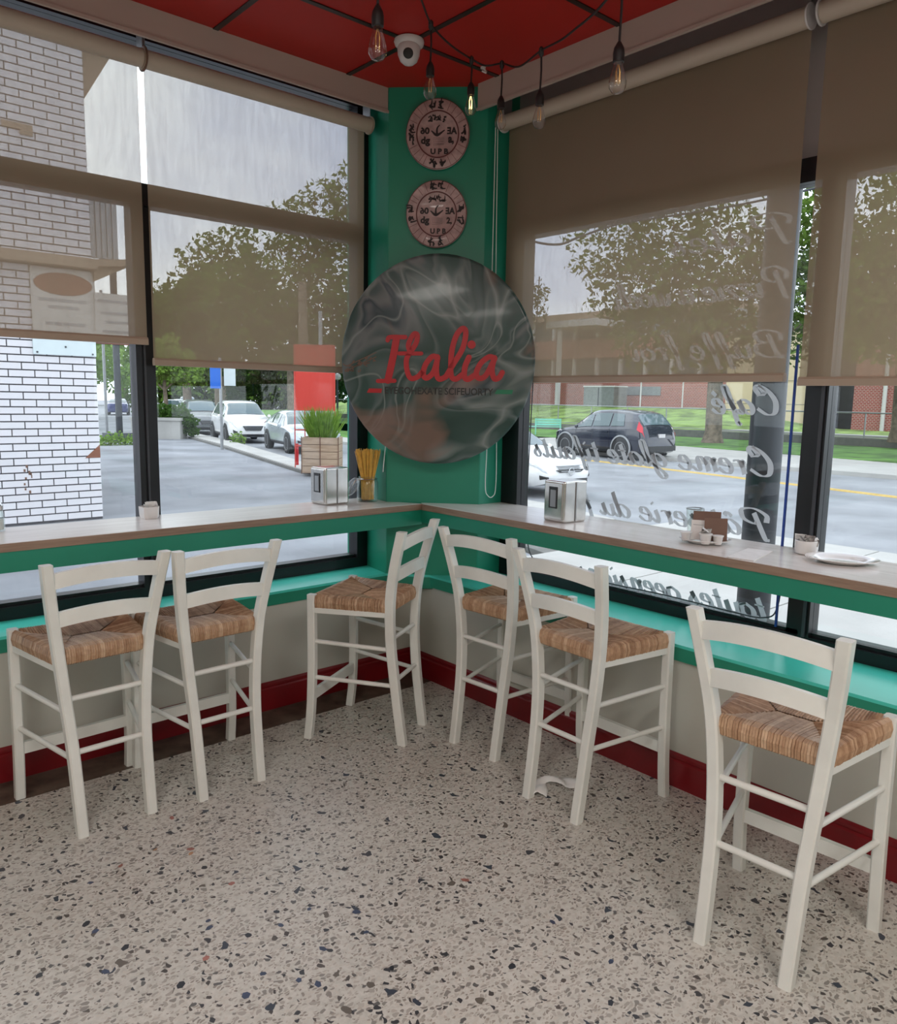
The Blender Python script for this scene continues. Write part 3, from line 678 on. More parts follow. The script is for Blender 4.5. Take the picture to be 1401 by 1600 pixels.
plate_clock(2.395, .150, .160, 'pinkish round wall plate with black brush marks, lower one just above the round sign', 9, [('06', -.40, .10, .26, .16, True), ('AE', .45, .10, .28, .16, True), ('dg', -.38, -.20, .26, .22, False), ('2,', .42, -.20, .16, .18, False), ('U P B', .06, -.50, .46, .13, False)])

# --- cursive film lettering on the right window (reads right from the street)
GLY = {
 'a': (1.05, [[(.78, .85), (.5, 1.0), (.15, .65), (.1, .25), (.3, 0), (.6, .25), (.82, .9)], [(.82, .95), (.7, .3), (.82, .0), (1.08, .25)]]),
 'i': (.55, [[(.25, .95), (.15, .3), (.25, 0), (.52, .25)], [(.36, 1.38), (.42, 1.5)]]), 'l': (.55, [[(.1, .3), (.42, 1.2), (.45, 1.95), (.25, 1.8), (.15, .9), (.12, .2), (.28, 0), (.52, .25)]]),
 'z': (.9, [[(.1, .85), (.4, 1.0), (.75, .9), (.1, .05), (.45, .1), (.85, .05)]]), 'e': (.85, [[(.15, .45), (.6, .6), (.6, .95), (.35, 1.0), (.1, .5), (.2, .05), (.5, 0), (.82, .3)]]),
 'o': (.95, [[(.5, 1.0), (.15, .7), (.12, .25), (.4, 0), (.75, .35), (.75, .8), (.5, 1.0), (.9, .85)]]), 'w': (1.35, [[(.1, .9), (.15, .1), (.4, .05), (.65, .9)], [(.65, .9), (.65, .15), (.95, .05), (1.2, .95)]]),
 'n': (1.1, [[(.05, .8), (.2, .95), (.15, 0)], [(.17, .5), (.5, 1.0), (.72, .9), (.65, .2), (.78, 0), (1.05, .25)]]), 'm': (1.55, [[(.05, .8), (.2, .95), (.15, 0)], [(.17, .5), (.45, 1.0), (.62, .85), (.57, 0)], [(.6, .5), (.9, 1.0), (1.1, .85), (1.05, .2), (1.2, 0), (1.5, .25)]]),
 'u': (1.05, [[(.15, .95), (.1, .25), (.3, 0), (.6, .3), (.75, .95)], [(.75, .95), (.68, .2), (.8, 0), (1.05, .25)]]), 'r': (.75, [[(.05, .75), (.22, .95), (.15, 0)], [(.18, .5), (.4, .95), (.68, .9)]]),
 'g': (1.0, [[(.78, .85), (.5, 1.0), (.12, .65), (.12, .2), (.35, .05), (.65, .35), (.82, .95)], [(.82, .95), (.7, -.3), (.4, -.85), (.15, -.65), (.4, -.25), (1.0, .25)]]),
 't': (.6, [[(.32, 1.55), (.15, .4), (.25, 0), (.56, .25)], [(0, 1.02), (.55, 1.06)]]), 'f': (.7, [[(.1, .3), (.5, 1.3), (.55, 1.95), (.38, 1.8), (.2, .6), (.05, -.7), (-.1, -.6)], [(.02, .95), (.5, 1.0)]]),
 's': (.75, [[(.1, .15), (.45, 1.0), (.4, .75), (.6, .35), (.4, 0), (.1, .1)]]), 'd': (1.05, [[(.78, .85), (.5, 1.0), (.12, .65), (.12, .2), (.35, 0), (.62, .3), (.85, 1.1), (.95, 1.95)], [(.95, 1.95), (.72, .3), (.85, 0), (1.08, .25)]]),
 'c': (.8, [[(.7, .8), (.45, 1.0), (.12, .6), (.15, .1), (.45, 0), (.8, .3)]]),
 'P': (1.6, [[(.75, 1.7), (.6, .9), (.4, -.1), (.2, -.1)], [(.2, 1.1), (.15, 1.6), (.7, 2.0), (1.35, 1.85), (1.35, 1.25), (.9, .95), (.7, 1.05)]]),
 'B': (1.7, [[(.75, 1.7), (.6, .9), (.4, 0), (.15, .1)], [(.2, 1.2), (.2, 1.7), (.8, 2.0), (1.35, 1.8), (1.25, 1.25), (.75, 1.05)], [(.75, 1.05), (1.35, .95), (1.4, .35), (.9, 0), (.45, .1)]]),
 'C': (1.6, [[(1.15, 1.35), (1.3, 1.75), (1.1, 2.0), (.6, 1.6), (.3, .9), (.45, .15), (.9, 0), (1.4, .4)], [(1.1, 2.0), (.85, 1.45), (1.25, 1.3)]]),
 '-': (.7, [[(.1, .5), (.5, .5)]]), ' ': (.55, []), 'é': (.85, [[(.15, .45), (.6, .6), (.6, .95), (.35, 1.0), (.1, .5), (.2, .05), (.5, 0), (.82, .3)], [(.4, 1.25), (.62, 1.55)]]),
 'è': (.85, [[(.15, .45), (.6, .6), (.6, .95), (.35, 1.0), (.1, .5), (.2, .05), (.5, 0), (.82, .3)], [(.62, 1.25), (.4, 1.55)]]),
 'â': (1.05, [[(.78, .85), (.5, 1.0), (.15, .65), (.1, .25), (.3, 0), (.6, .25), (.82, .9)], [(.82, .95), (.7, .3), (.82, .0), (1.08, .25)], [(.35, 1.25), (.58, 1.5), (.75, 1.25)]]),
}
film = thing('window_lettering', 'pale frosted cursive lettering on the right window, seen from behind, lines of a menu', 'lettering', (GX-.004, 1.43, 0))
def line(txt, z, y_end, h, y_start=0):
    adv = sum(GLY[c][0] for c in txt); sx = (y_end-1.44)/adv; sx_ = sx; EX = Vector((0, 1, 0)); EZ = Vector((0, 0, 1)); x = 0
    for c in txt:
        a, sts = GLY[c]
        if sts:
            mb = MB()
            for si, st in enumerate(sts):
                q = [((x+p[0])*sx+(p[1]*h)*.28, p[1]*h) for p in st]
                def wf(t, s): return h*(.09+.33*max(0, abs(t.y)**1.3))*(1 if True else 0)
                ribbon(mb, q, wf, (EX, EZ, Vector((-1, 0, 0))), Vector((-.0005*si, 0, z-.075)), .0004, 5)
            mb.obj('letter', M['frost'], film)
        x += a
line('Pates', 2.185, 1.98, .055); line('Pizzie a woeli', 1.985, 2.26, .055); line('Buffe froi', 1.755, 2.15, .052)
line('Café', 1.535, 1.74, .056); line('Creme-glate tifauts', 1.295, 2.72, .056); line('Pâtiserie du f', 1.05, 2.39, .056); line('toutes oeensions', .715, 2.40, .058)

# ------------------------------------------------------------ string lights and camera dome
def vlerp(a, b, t): return tuple(a[i]+(b[i]-a[i])*t for i in range(3))
bulbs = [((1.235, 1.70), 2.46, 2.62, 'bulb of the string lights nearest the top edge, left of the camera dome'),
         ((1.935, 2.34), 2.705, 2.83, 'string light bulb hanging in front of the upper wall plate'),
         ((2.30, 2.52), 2.78, 2.865, 'string light bulb with lit filament at the right rim of the upper wall plate'),
         ((2.375, 2.42), 2.72, 2.84, 'string light bulb in front of the right edge of the green column'),
         ((2.185, 2.03), 2.59, 2.72, 'string light bulb hanging before the wide right blind, nearest the column'),
         ((1.79, 1.385), 2.44, 2.60, 'largest string light bulb hanging before the right blind')]
sock = MB().lathe([(.003, 0), (.006, -.004), (.0135, -.018), (.0155, -.03), (.0150, -.052), (.0125, -.054)], 18).mesh('socket', M['rubber'], True)
glassm = MB().lathe([(.012, -.054), (.0135, -.066), (.019, -.083), (.0235, -.100), (.0225, -.115), (.015, -.127), (.006, -.131), (0, -.1315)], 22).mesh('bulb_glass', M['bulbglass'], True)
fmb = MB()
for k in range(4):
    a = k*PI/2; fmb.tube([(.002*math.cos(a), .002*math.sin(a), -.058), (.007*math.cos(a), .007*math.sin(a), -.075), (.006*math.cos(a+.4), .006*math.sin(a+.4), -.105)], .0008, 5)
fil = fmb.mesh('filament', M['brass'])
lit = NT('lit_filament'); em = lit.n('Emission'); em.inputs[0].default_value = (1, .62, .22, 1); em.inputs[1].default_value = 6; lit.l(em.outputs[0], lit.out.inputs[0])
fil_lit = fmb.mesh('filament', lit.m)
b0 = None
nodes = []
for i, ((x, y), zt, zn, lab) in enumerate(bulbs):
    t = thing('string_light_bulb', lab, 'light bulb', (x, y, zt), group='bulbs of the string lights')
    inst(sock, 'socket', t); inst(glassm, 'bulb_glass', t); inst(fil_lit if i in (2,) else fil, 'filament', t)
    MB().tube([(0, 0, -.002), (.003, 0, (zn-zt)*.5), (0, 0, zn-zt)], .0035, 6).obj('drop_wire', M['rubber'], t, True)
    MB().lathe([(.004, -.022), (.009, -.014), (.009, .006), (.004, .012)], 10, Matrix.Translation((0, 0, zn-zt))).obj('clip', M['rubber'], t, True)
    nodes.append((x, y, zn))
A_ = [(.65, .9, 2.95), (.95, 1.35, 2.70), nodes[0], (1.5, 2.0, 2.70), (1.75, 2.2, 2.84), nodes[1], (2.1, 2.42, 2.83), nodes[2], (2.35, 2.49, 2.845), nodes[3], (2.30, 2.25, 2.76), nodes[4], (2.05, 1.78, 2.66), nodes[5], (1.55, 1.0, 2.80), (1.35, .65, 2.97)]
tag(MB().tube(cat_rom(A_, 8), .0038, 6).obj('light_cable', M['rubber'], None, True), 'black sagging cable of the string lights under the red ceiling', 'cable')
dome = thing('security_camera', 'white dome security camera on the red ceiling', 'camera', (2.19, 2.79, CZ-.004))
MB().lathe([(0, 0), (.062, 0), (.064, -.008), (.060, -.020), (.050, -.030), (0, -.032)], 28).obj('mount', M['plastic'], dome, True)
E_ = Matrix.Translation((-.008, -.008, -.045))
MB().lathe([(0, .05), (.025, .045), (.042, .028), (.048, .005), (.046, -.018), (.036, -.042), (.020, -.055), (0, -.060)], 26, E_).obj('housing', M['plastic'], dome, True)
ln = Vector((-.62, -.70, -.30)).normalized(); R_ = ln.to_track_quat('Z', 'Y').to_matrix().to_4x4()
MB().lathe([(0, .006), (.017, .004), (.021, 0), (.021, -.02), (0, -.02)], 20, Matrix.Translation(Vector((-.008, -.008, -.058))+ln*.042) @ R_).obj('lens', M['rubber'], dome, True)
hk = thing('ceiling_hook', 'small clear plastic hook holding the cable at the ceiling corner', 'hook', (2.60, 2.77, CZ-.004))
MB().lathe([(0, 0), (.012, 0), (.012, -.006), (0, -.006)], 12).obj('plate', M['plastic'], hk, True)
MB().tube([(0, 0, -.005), (.012, -.01, -.018), (0, -.02, -.030), (-.014, -.008, -.022)], .004, 6).obj('hook', M['plastic'], hk, True)

# ------------------------------------------------------------ things on the counter
ZC = .9605
def dispenser(x, y, rz, label):
    t = thing('napkin_dispenser', label, 'napkin dispenser', (x, y, ZC), rz, 'chrome napkin dispensers'); t.scale = (1.38,)*3
    w_, d_, h_ = .047, .052, .135
    o = MB().box((-w_, -d_, 0), (w_, d_, h_)).obj('case', M['chrome'], t); bevel(o, .006, 3)
    for s in (-1, 1):
        o = MB().box((-w_+.006, s*d_-.004, .008), (w_-.006, s*d_+.004, h_-.006)).obj('face_plate', M['chrome'], t); bevel(o, .003, 2)
        o = MB().box((-.018, s*(d_+.003)-.003, .045), (.018, s*(d_+.003)+.003, .115)).obj('slot', M['cartrim'], t)
        MB().box((-.014, s*(d_+.004)-.0035, .05), (.010, s*(d_+.004)+.0035, .105)).obj('napkin', M['galv'], t)
    for s in (-1, 1): MB().box((s*w_-.003, -.0015, .004), (s*w_+.003, .0015, h_-.004)).obj('seam', M['galv'], t)
    return t
dispenser(2.165, 3.375, math.radians(93), 'chrome napkin dispenser on the left counter beside the spaghetti jar')
dispenser(2.725, 2.295, math.radians(86), 'chrome napkin dispenser on the right counter before the lettered window')
# spaghetti jar
jar = thing('spaghetti_jar', 'clear clamp jar packed with dry yellow spaghetti on the left counter', 'jar', (2.372, 3.335, ZC), .3); jar.scale = (1.30, 1.30, 1.32)
MB().lathe([(.040, 0), (.043, .004), (.043, .075), (.038, .088), (.035, .094), (.037, .100), (.0345, .100), (.0325, .094), (.0355, .086), (.0405, .074), (.0405, .006), (0, .005)], 32).obj('jar_glass', M['clearglass'], jar, True)
r8 = random.Random(4); mb = MB()
for k in range(170):
    a = r8.random()*2*PI; rr = math.sqrt(r8.random()); r0 = .024*rr; r1 = .027*rr; r2 = .052*rr; a2 = a+r8.uniform(-.12, .12); h_ = .203+r8.uniform(-.006, .004)
    mb.tube([(r0*math.cos(a), r0*math.sin(a), .008), (r1*math.cos(a), r1*math.sin(a), .095), (r2*math.cos(a2), r2*math.sin(a2), h_)], .0016, 4)
o = mb.obj('spaghetti', M['pasta'], jar); o['kind'] = 'stuff'
MB().tube([(.039*math.cos(a), .039*math.sin(a), .090) for a in [i*PI/12 for i in range(25)]], .0016, 6).obj('clamp_wire', M['chrome'], jar, True)
lidM = Matrix.Translation((-.062, .028, .062)) @ Matrix.Rotation(math.radians(-58), 4, Vector((.35, .94, 0)))
MB().lathe([(0, .006), (.030, .006), (.038, .003), (.040, -.002), (.034, -.006), (0, -.004)], 28, lidM).obj('lid', M['clearglass'], jar, True)
MB().tube([(-.040, .01, .088), (-.055, .02, .085), (-.062, .028, .066)], .0016, 6).obj('hinge_wire', M['chrome'], jar, True)

def sachets(n, parent, r, z, seed, mat='paper', mat2='foil'):
    q = random.Random(seed)
    for i in range(n):
        a = q.random()*2*PI; x, y = q.uniform(.2, 1)*r*math.cos(a), q.uniform(.2, 1)*r*math.sin(a); s = .026
        Mx = Matrix.Translation((x, y, z+q.uniform(-.006, .010))) @ Matrix.Rotation(q.random()*6.3, 4, 'Z') @ Matrix.Rotation(q.uniform(.3, 1.3), 4, 'X')
        mb = MB()
        def f(u, v): return Mx @ Vector(((u-.5)*s*1.5, (v-.5)*s, .003*math.sin(u*PI)*math.sin(v*PI)+.001*math.sin(u*20)))
        mb.grid(f, 5, 4)
        def g(u, v): return Mx @ Vector(((u-.5)*s*1.5, (v-.5)*s, -.003*math.sin(u*PI)*math.sin(v*PI)-.0005))
        mb.grid(g, 5, 4)
        o = mb.obj('sachet', M[mat2 if q.random() < .5 else mat], parent, True, False)
sb = thing('sugar_bowl', 'small square white bowl of sugar packets on the left counter by the mullion', 'bowl', (1.255, 3.40, ZC), .1)
mb = MB(); a_, b_, h_, t_ = .030, .036, .052, .003
rings = []
for (s, z) in ((a_, 0), (b_-.002, .012), (b_, h_), (b_-t_, h_), (b_-t_-.002, .014), (a_-t_, .006)):
    c_ = s*.35; rings.append([(x, y, z) for x, y in ((s-c_, -s), (s, -s+c_), (s, s-c_), (s-c_, s), (-s+c_, s), (-s, s-c_), (-s, -s+c_), (-s+c_, -s))])
vs = [p for R in rings for p in R]; fs = [(i*8+k, i*8+(k+1) % 8, (i+1)*8+(k+1) % 8, (i+1)*8+k) for i in range(5) for k in range(8)]+[tuple(range(8))[::-1], tuple(range(40, 48))]
mb.add(vs, fs).obj('bowl', M['ceramic'], sb, True); sachets(9, sb, .022, .052, 3, 'paper', 'paper')
MB().lathe([(.0, .0), (.010, .004), (.010, .009), (0, .010)], 8, Matrix.Translation((.012, -.006, .06))).obj('bean', M['card'], sb, True)
sk = thing('sugar_shaker', 'glass sugar shaker cut by the left edge of the photo, on the counter', 'shaker', (.665, 3.40, ZC))
MB().lathe([(.027, 0), (.030, .005), (.029, .05), (.024, .085), (.021, .085), (.026, .05), (.026, .006), (0, .005)], 20).obj('shaker_glass', M['clearglass'], sk, True)
MB().lathe([(.0, .0065), (.0255, .0065), (.0255, .045), (0, .048)], 16).obj('sugar', M['paper'], sk, True)
MB().lathe([(.026, .083), (.027, .10), (.018, .112), (.006, .116), (.0, .116)], 20).obj('cap', M['chrome'], sk, True)

# right counter: plate with menu cards and creamers
def oval_plate(x, y, rx, ry, rz, label, group=None):
    t = tag(MB().obj('serving_plate', M['ceramic']), label, 'plate', group) if False else None
    prof = [(0, .004), (.55, .004), (.62, .005), (.70, .011), (.95, .018), (1.0, .0185), (.995, .0155), (.72, .006), (.60, .0), (0, .0)]
    mb = MB(); n = 48; vs = []; fs = []
    for r, z in prof: vs += [(rx*r*math.cos(2*PI*i/n), ry*r*math.sin(2*PI*i/n), z) for i in range(n)]
    for k in range(len(prof)-1): fs += [(k*n+i, k*n+(i+1) % n, (k+1)*n+(i+1) % n, (k+1)*n+i) for i in range(n)]
    o = mb.add(vs, fs).obj('oval_plate', M['ceramic'], None, True); o.location = (x, y, ZC); o.rotation_euler = (0, 0, rz)
    return tag(o, label, 'plate', group)
oval_plate(2.790, 1.100, .118, .088, math.radians(-62), 'empty white oval plate on the right counter by the small sachet bowl')
p2 = oval_plate(2.745, 1.600, .098, .085, math.radians(-50), 'white saucer plate under the brown cards and creamers on the right counter')
def card(name, x, y, z, w_, h_, tz, tilt, mat, label, cat, extra=None):
    o = MB().box((-w_/2, -.0012, 0), (w_/2, .0012, h_)).obj(name, M[mat]); o.location = (x, y, z); o.rotation_euler = (tilt, 0, tz); return tag(o, label, cat)
az = math.radians(-58)
card('menu_card', 2.795, 1.625, ZC+.0155, .105, .100, az, -.18, 'card', 'brown menu card standing at the back of the saucer plate', 'card')
card('menu_card', 2.745, 1.555, ZC+.0115, .085, .090, az+.12, -.20, 'card', 'brown menu card leaning in front, right of the white card on the saucer plate', 'card')
wc = card('tent_card', 2.728, 1.622, ZC+.0095, .055, .078, az-.12, -.22, 'paper', 'small white card with a dark print line leaning on the brown cards', 'card')
MB().box((-.020, -.0018, .058), (.020, -.0011, .060)).obj('print_line', M['galv'], wc)
def creamer(x, y, s, label):
    t = thing('creamer_cup', label, 'creamer', (x, y, ZC+.006), 0, 'creamer cups on the saucer plate')
    MB().lathe([(.012*s, 0), (.014*s, .004), (.017*s, .026*s), (.019*s, .028*s), (.019*s, .030*s), (0, .030*s)], 18).obj('cup', M['ceramic'], t, True)
    MB().lathe([(0, .0315*s), (.0195*s, .0315*s), (.0195*s, .0300*s), (0, .0300*s)], 18).obj('foil_lid', M['paper'], t, True)
creamer(2.692, 1.652, 1.15, 'white creamer cup at the left end of the saucer plate')
creamer(2.690, 1.565, 1.3, 'white creamer cup at the front right of the saucer plate')
creamer(2.722, 1.532, 1.1, 'white creamer cup behind the front right one on the saucer plate')
sp_ = thing('sugar_packet', 'crumpled white sugar packet on the creamers on the saucer plate', 'sachet', (2.690, 1.565, ZC+.049)); sachets(3, sp_, .010, .006, 8, 'paper', 'foil')
gl = thing('water_glass', 'empty clear tumbler behind the brown cards on the right counter', 'glass', (2.905, 1.745, ZC))
MB().lathe([(.026, 0), (.028, .003), (.037, .105), (.0345, .105), (.026, .008), (0, .007)], 28).obj('tumbler', M['clearglass'], gl, True)
MB().lathe([(.0365, .103), (.038, .105), (.0365, .107), (.034, .105)], 28, closed=True).obj('rim', M['galv'], gl, True)
mb = MB(); mb.extrude([(2.545, 1.395, ZC), (2.560, 1.300, ZC), (2.790, 1.345, ZC), (2.765, 1.432, ZC)], (0, 0, .0025))
tag(mb.obj('paper_napkin', M['paper']), 'flat folded white paper napkin on the right counter beside the saucer plate', 'napkin')
bw = thing('sachet_bowl', 'round white bowl with grey sachets on the right counter below the mullion', 'bowl', (2.850, 1.252, ZC))
MB().lathe([(.030, 0), (.036, .004), (.040, .020), (.041, .050), (.0385, .051), (.037, .02), (.030, .008), (0, .006)], 30).obj('bowl', M['ceramic'], bw, True); sachets(12, bw, .026, .050, 5)
# crumpled napkin on the floor
mb = MB(); q = random.Random(2)
pathn = cat_rom([(2.128, 1.862, 0), (2.17, 1.905, .0), (2.23, 1.93, 0), (2.285, 1.88, 0), (2.305, 1.82, 0)], 5)
def f(i, j):
    k = i*(len(pathn)-1); a = pathn[int(k)]; b = pathn[min(len(pathn)-1, int(k)+1)]; p = a.lerp(b, k-int(k)); d = (b-a) if (b-a).length > 0 else Vector((1, 0, 0)); d.normalize(); nn = Vector((-d.y, d.x, 0))
    wv = (j-.5)*(.055+.02*math.sin(i*9)); z = .002+.022*abs(math.sin(i*PI*2.2+j*1.5))*(.35+.65*math.sin(j*PI))+.004*abs(math.sin(i*40+j*7))
    return p+nn*wv+Vector((0, 0, z))
mb.grid(f, 28, 8)
o = mb.obj('crumpled_napkin', M['paper'], None, True, False); m_ = o.modifiers.new('thickness', 'SOLIDIFY'); m_.thickness = .001
tag(o, 'crumpled white napkin lying on the terrazzo floor between stool legs', 'napkin')

# ============================================================ OUTSIDE
GZ = -.45
struct(B((-60, -60, GZ-.3), (160, 200, GZ)).obj('street_ground', M['asphalt']), 'grey asphalt street and parking lot', 'road')
lot = struct(MB().prism([(-8, 3.75), (3.4, 3.75), (6.6, 4.6), (7.6, 8), (10, 16.6), (12.8, 27.6), (14.6, 33.5), (9, 34), (-8, 34)], GZ, GZ+.03).obj('parking_lot', M['lot']), 'dark patched asphalt lot outside the left window', 'pavement')
swk = struct(MB().prism([(3.15, -12), (10.2, -12), (10.1, 7.4), (10.6, 9), (11.0, 13.5), (11.55, 19.2), (14.45, 29.9), (15.7, 36.3), (17.8, 44), (16.8, 44), (14.8, 36.3), (12.8, 27.6), (10.02, 16.6), (7.62, 8), (6.62, 4.6), (3.4, 3.78)], GZ, GZ+.10).obj('sidewalk', M['joint']), 'pale concrete sidewalk and kerb at the street corner', 'sidewalk')
slab = B((-.74, -.74, 0), (.74, .74, .04)).mesh('paving_slab', M['concrete'])
for i in range(5):
    for j in range(10):
        if j > 8 and i < 3: continue
        inst(slab, 'paving_slab', swk, Matrix.Translation((3.92+1.5*i-.0, -5.5+1.5*j-(i*.5), GZ+.075)))
kerbpts = [(10.0, 7.4), (10.5, 9), (10.9, 13.5), (11.45, 19.2), (14.35, 29.9), (15.6, 36.3), (17.7, 44)]
inner = [(9.4, 7.4), (9.4, 9), (9.75, 13.5), (10.15, 17), (12.95, 27.6), (14.9, 36.3), (16.9, 44)]
MB().prism(kerbpts+inner[::-1], GZ+.08, GZ+.125).obj('kerb_strip', M['concrete'], swk)
# right-hand side of the street
yl = [(20.6, 26), (20.49, 16.05), (19.5, 11), (18.36, 6.22), (16.5, -2)]
mb = MB(); n = len(yl); mb.prism([(x-.08, y) for x, y in yl]+[(x+.08, y) for x, y in yl[::-1]], GZ, GZ+.006)
mb.prism([(x+.16, y) for x, y in yl]+[(x+.30, y) for x, y in yl[::-1]], GZ, GZ+.006)
tag(mb.obj('road_marking', M['yellow']), 'double yellow centre line along the street seen through the right window', 'road marking')
struct(MB().prism([(22.9, -12), (28.0, -12), (27.9, 9.5), (29.5, 18.4), (30.5, 60), (25, 60), (22.9, 16)], GZ, GZ+.12).obj('far_sidewalk', M['concrete']), 'pale sidewalk on the far side of the street', 'sidewalk')
struct(MB().prism([(28.0, -12), (37.5, -12), (37.5, 60), (30.5, 60), (29.5, 18.4), (27.9, 9.5)], GZ, GZ+.14).obj('grass_verge', M['lawn']), 'green grass verge beyond the far sidewalk', 'lawn')
rw = struct(B((37.5, -12, GZ), (37.9, 60, GZ+.50)).obj('retaining_kerb', M['joint']), 'low concrete retaining kerb below the fence', 'kerb')
# bank rising to the school building
mb = MB()
def bank(u, v):
    y = -12+82*v; x = 37.9+12.5*u; hgt = .05+1.1*max(0, min(1, (u-.1)/.7))*max(0, min(1, (y-21)/8)); return (x, y, hgt+.03*math.sin(x*2.1+y*1.3))
mb.grid(bank, 14, 40); struct(mb.obj('grass_bank', M['bankgrass'], None, True, False), 'rough grass bank rising to the brick building', 'lawn')
struct(MB().prism([(38.2, -12), (40.5, -12), (40.5, 22), (38.2, 22)], .02, .11).obj('far_path', M['concrete']), 'pale path behind the fence', 'path')
# fence
fe = thing('railing_fence', 'grey tube railing fence on the kerb across the street', 'fence', (37.7, 0, 0))
for k in range(22):
    y = 4+2.6*k; MB().tube([(0, y, .04), (0, y, 1.16)], .035, 8).obj('post', M['galv'], fe, True)
MB().tube([(0, 2, 1.17), (0, 62, 1.25)], .035, 8).obj('rail', M['galv'], fe, True)
MB().tube([(0, 2, .15), (0, 62, .16)], .02, 6).obj('rail', M['galv'], fe, True)
# school building
bd = thing('school_building', 'long red brick building with white canopy seen through the right window', 'building', (50.5, 36, 1.0))
B((0, -7.6, -.6), (8, 22, 2.4)).obj('brick_wall', M['redbrick'], bd); B((.35, -7.6, 2.3), (8, 22, 3.9)).obj('window_band', M['carglass'], bd); B((0, -7.6, 3.9), (8, 22, 5.4)).obj('brick_wall', M['redbrick'], bd); B((.35, -7.6, 5.4), (8, 22, 7.0)).obj('window_band', M['carglass'], bd)
B((-.08, -7.6, -.8), (0, 22, .12)).obj('plinth', M['concrete'], bd); B((-.1, -7.6, 7.0), (8, 22, 7.5)).obj('parapet', M['tan'], bd)
for k in range(13):
    for z in (2.3, 5.4): B((.1, -7.6+2.3*k, z), (.36, -7.35+2.3*k, z+1.6)).obj('window_post', M['plastic'], bd)
for a, b in ((-2.2, 1.0), (2.0, 3.0)): B((-.06, a, 1.0), (.0, b, 1.65)).obj('vent_panel', M['galv'], bd)
B((-3.2, 1.5, 6.1), (.2, 6.5, 6.6)).obj('canopy', M['plastic'], bd)
for y in (5.2,): B((-3.0, y, -.9), (-2.7, y+.28, 6.1)).obj('canopy_post', M['plastic'], bd)
tb = thing('stone_building', 'cream stone block beside the brick building, right window view', 'building', (50, 22.3, 0))
B((0, 0, -.4), (8, 6.0, 6.2)).obj('wall', M['buff'], tb); B((-.15, -.1, 6.2), (8, 6.1, 6.5)).obj('coping', M['concrete'], tb)
for z in (1.5, 3.0, 4.5): B((-.01, 0, z), (.02, 6, z+.03)).obj('joint', M['joint'], tb)
B((3, -2.4, -.4), (8, 0, 5.4)).obj('recess_wall', M['darkgrey'], tb); B((-.1, -.06, -.4), (.3, .5, 6.2)).obj('pilaster', M['galv'], tb)
pb = thing('brick_pier', 'red brick pier with a white downpipe at the far right of the view', 'building', (50, 16.2, -.4))
B((0, 0, -.4), (6, 3.7, 6.5)).obj('wall', M['redbrick2'], pb); MB().tube([(-.12, 1.9, -.1), (-.12, 1.9, 6)], .12, 10).obj('downpipe', M['plastic'], pb, True)
MB().tube([(-.12, 1.9, -.05), (-.15, 2.9, -.25)], .10, 8).obj('outlet', M['plastic'], pb, True)
bx = thing('utility_box', 'pale grey box shed before the brick building wall', 'shed', (47.5, 37.2, 1.0))
B((0, -1.4, -.2), (1.6, 1.4, 1.55)).obj('body', M['galv'], bx); B((-.05, -1.45, 1.55), (1.65, 1.45, 1.65)).obj('roof', M['plastic'], bx); B((-.02, -.05, 0), (0, .05, 1.5)).obj('door_gap', M['darkgrey'], bx)
for i, (x, y) in enumerate(((46, 43.5), (48, 33.8), (49, 31.0))):
    o = thing('lamp_mast', ('slim white lamp mast left of the utility box', 'slim white lamp mast before the brick wall, right of the utility box', 'slim white lamp mast close to the maple trunk')[i], 'lamp mast', (x, y, .6))
    MB().tube([(0, 0, 0), (0, 0, 2.3+.1*i)], .05, 8).obj('mast', M['plastic'], o, True); MB().box((-.35, -.1, 2.3+.1*i), (.35, .1, 2.42+.1*i)).obj('lamp_head', M['plastic'], o)
# bench
bn = thing('park_bench', 'mint green slatted bench on the grass across the street', 'bench', (31.6, 28.0, GZ+.14), math.radians(-48))
for k in range(3): B((-.7, .22, .48+.13*k), (.7, .25, .58+.13*k)).obj('back_slat', M['mintbench'], bn)
for k in range(4): B((-1.25, -.22+.12*k, .40), (.7, -.13+.12*k, .44)).obj('seat_slat', M['mintbench'], bn)
for x in (-1.2, -.65, .65):
    for y in (-.2, .2): B((x-.03, y-.03, 0), (x+.03, y+.03, .40 if y < 0 or x < -1 else .85)).obj('leg', M['mintbench'], bn)
# black pole by the window
bp_ = thing('utility_pole', 'thick black pole on the sidewalk just outside the right window', 'pole', (4.46, 2.25, GZ+.1))
MB().tube([(0, 0, 0), (.0, -.005, 3.0), (.01, -.01, 7)], [.098, .093, .085], 24).obj('shaft', M['polegrey'], bp_, True)
MB().lathe([(.13, 0), (.13, .02), (.10, .03)], 24).obj('base_flange', M['polegrey'], bp_, True)
tag(MB().tube(cat_rom([(9.0, 13.5, 5.2), (10.36, 10.85, 4.79), (10.88, 10.33, 4.42), (11.26, 9.91, 4.32), (11.52, 9.61, 4.45), (12.3, 9.43, 4.75), (13.05, 9.26, 4.94), (13.8, 8.11, 5.09), (14.4, 6.97, 5.28), (14.99, 5.6, 5.54), (15.28, 4.75, 5.7), (16.5, -3, 7)], 6), .022, 5).obj('overhead_cable', M['darkgrey'], None, True), 'dark overhead cable crossing the street above the cars', 'cable')

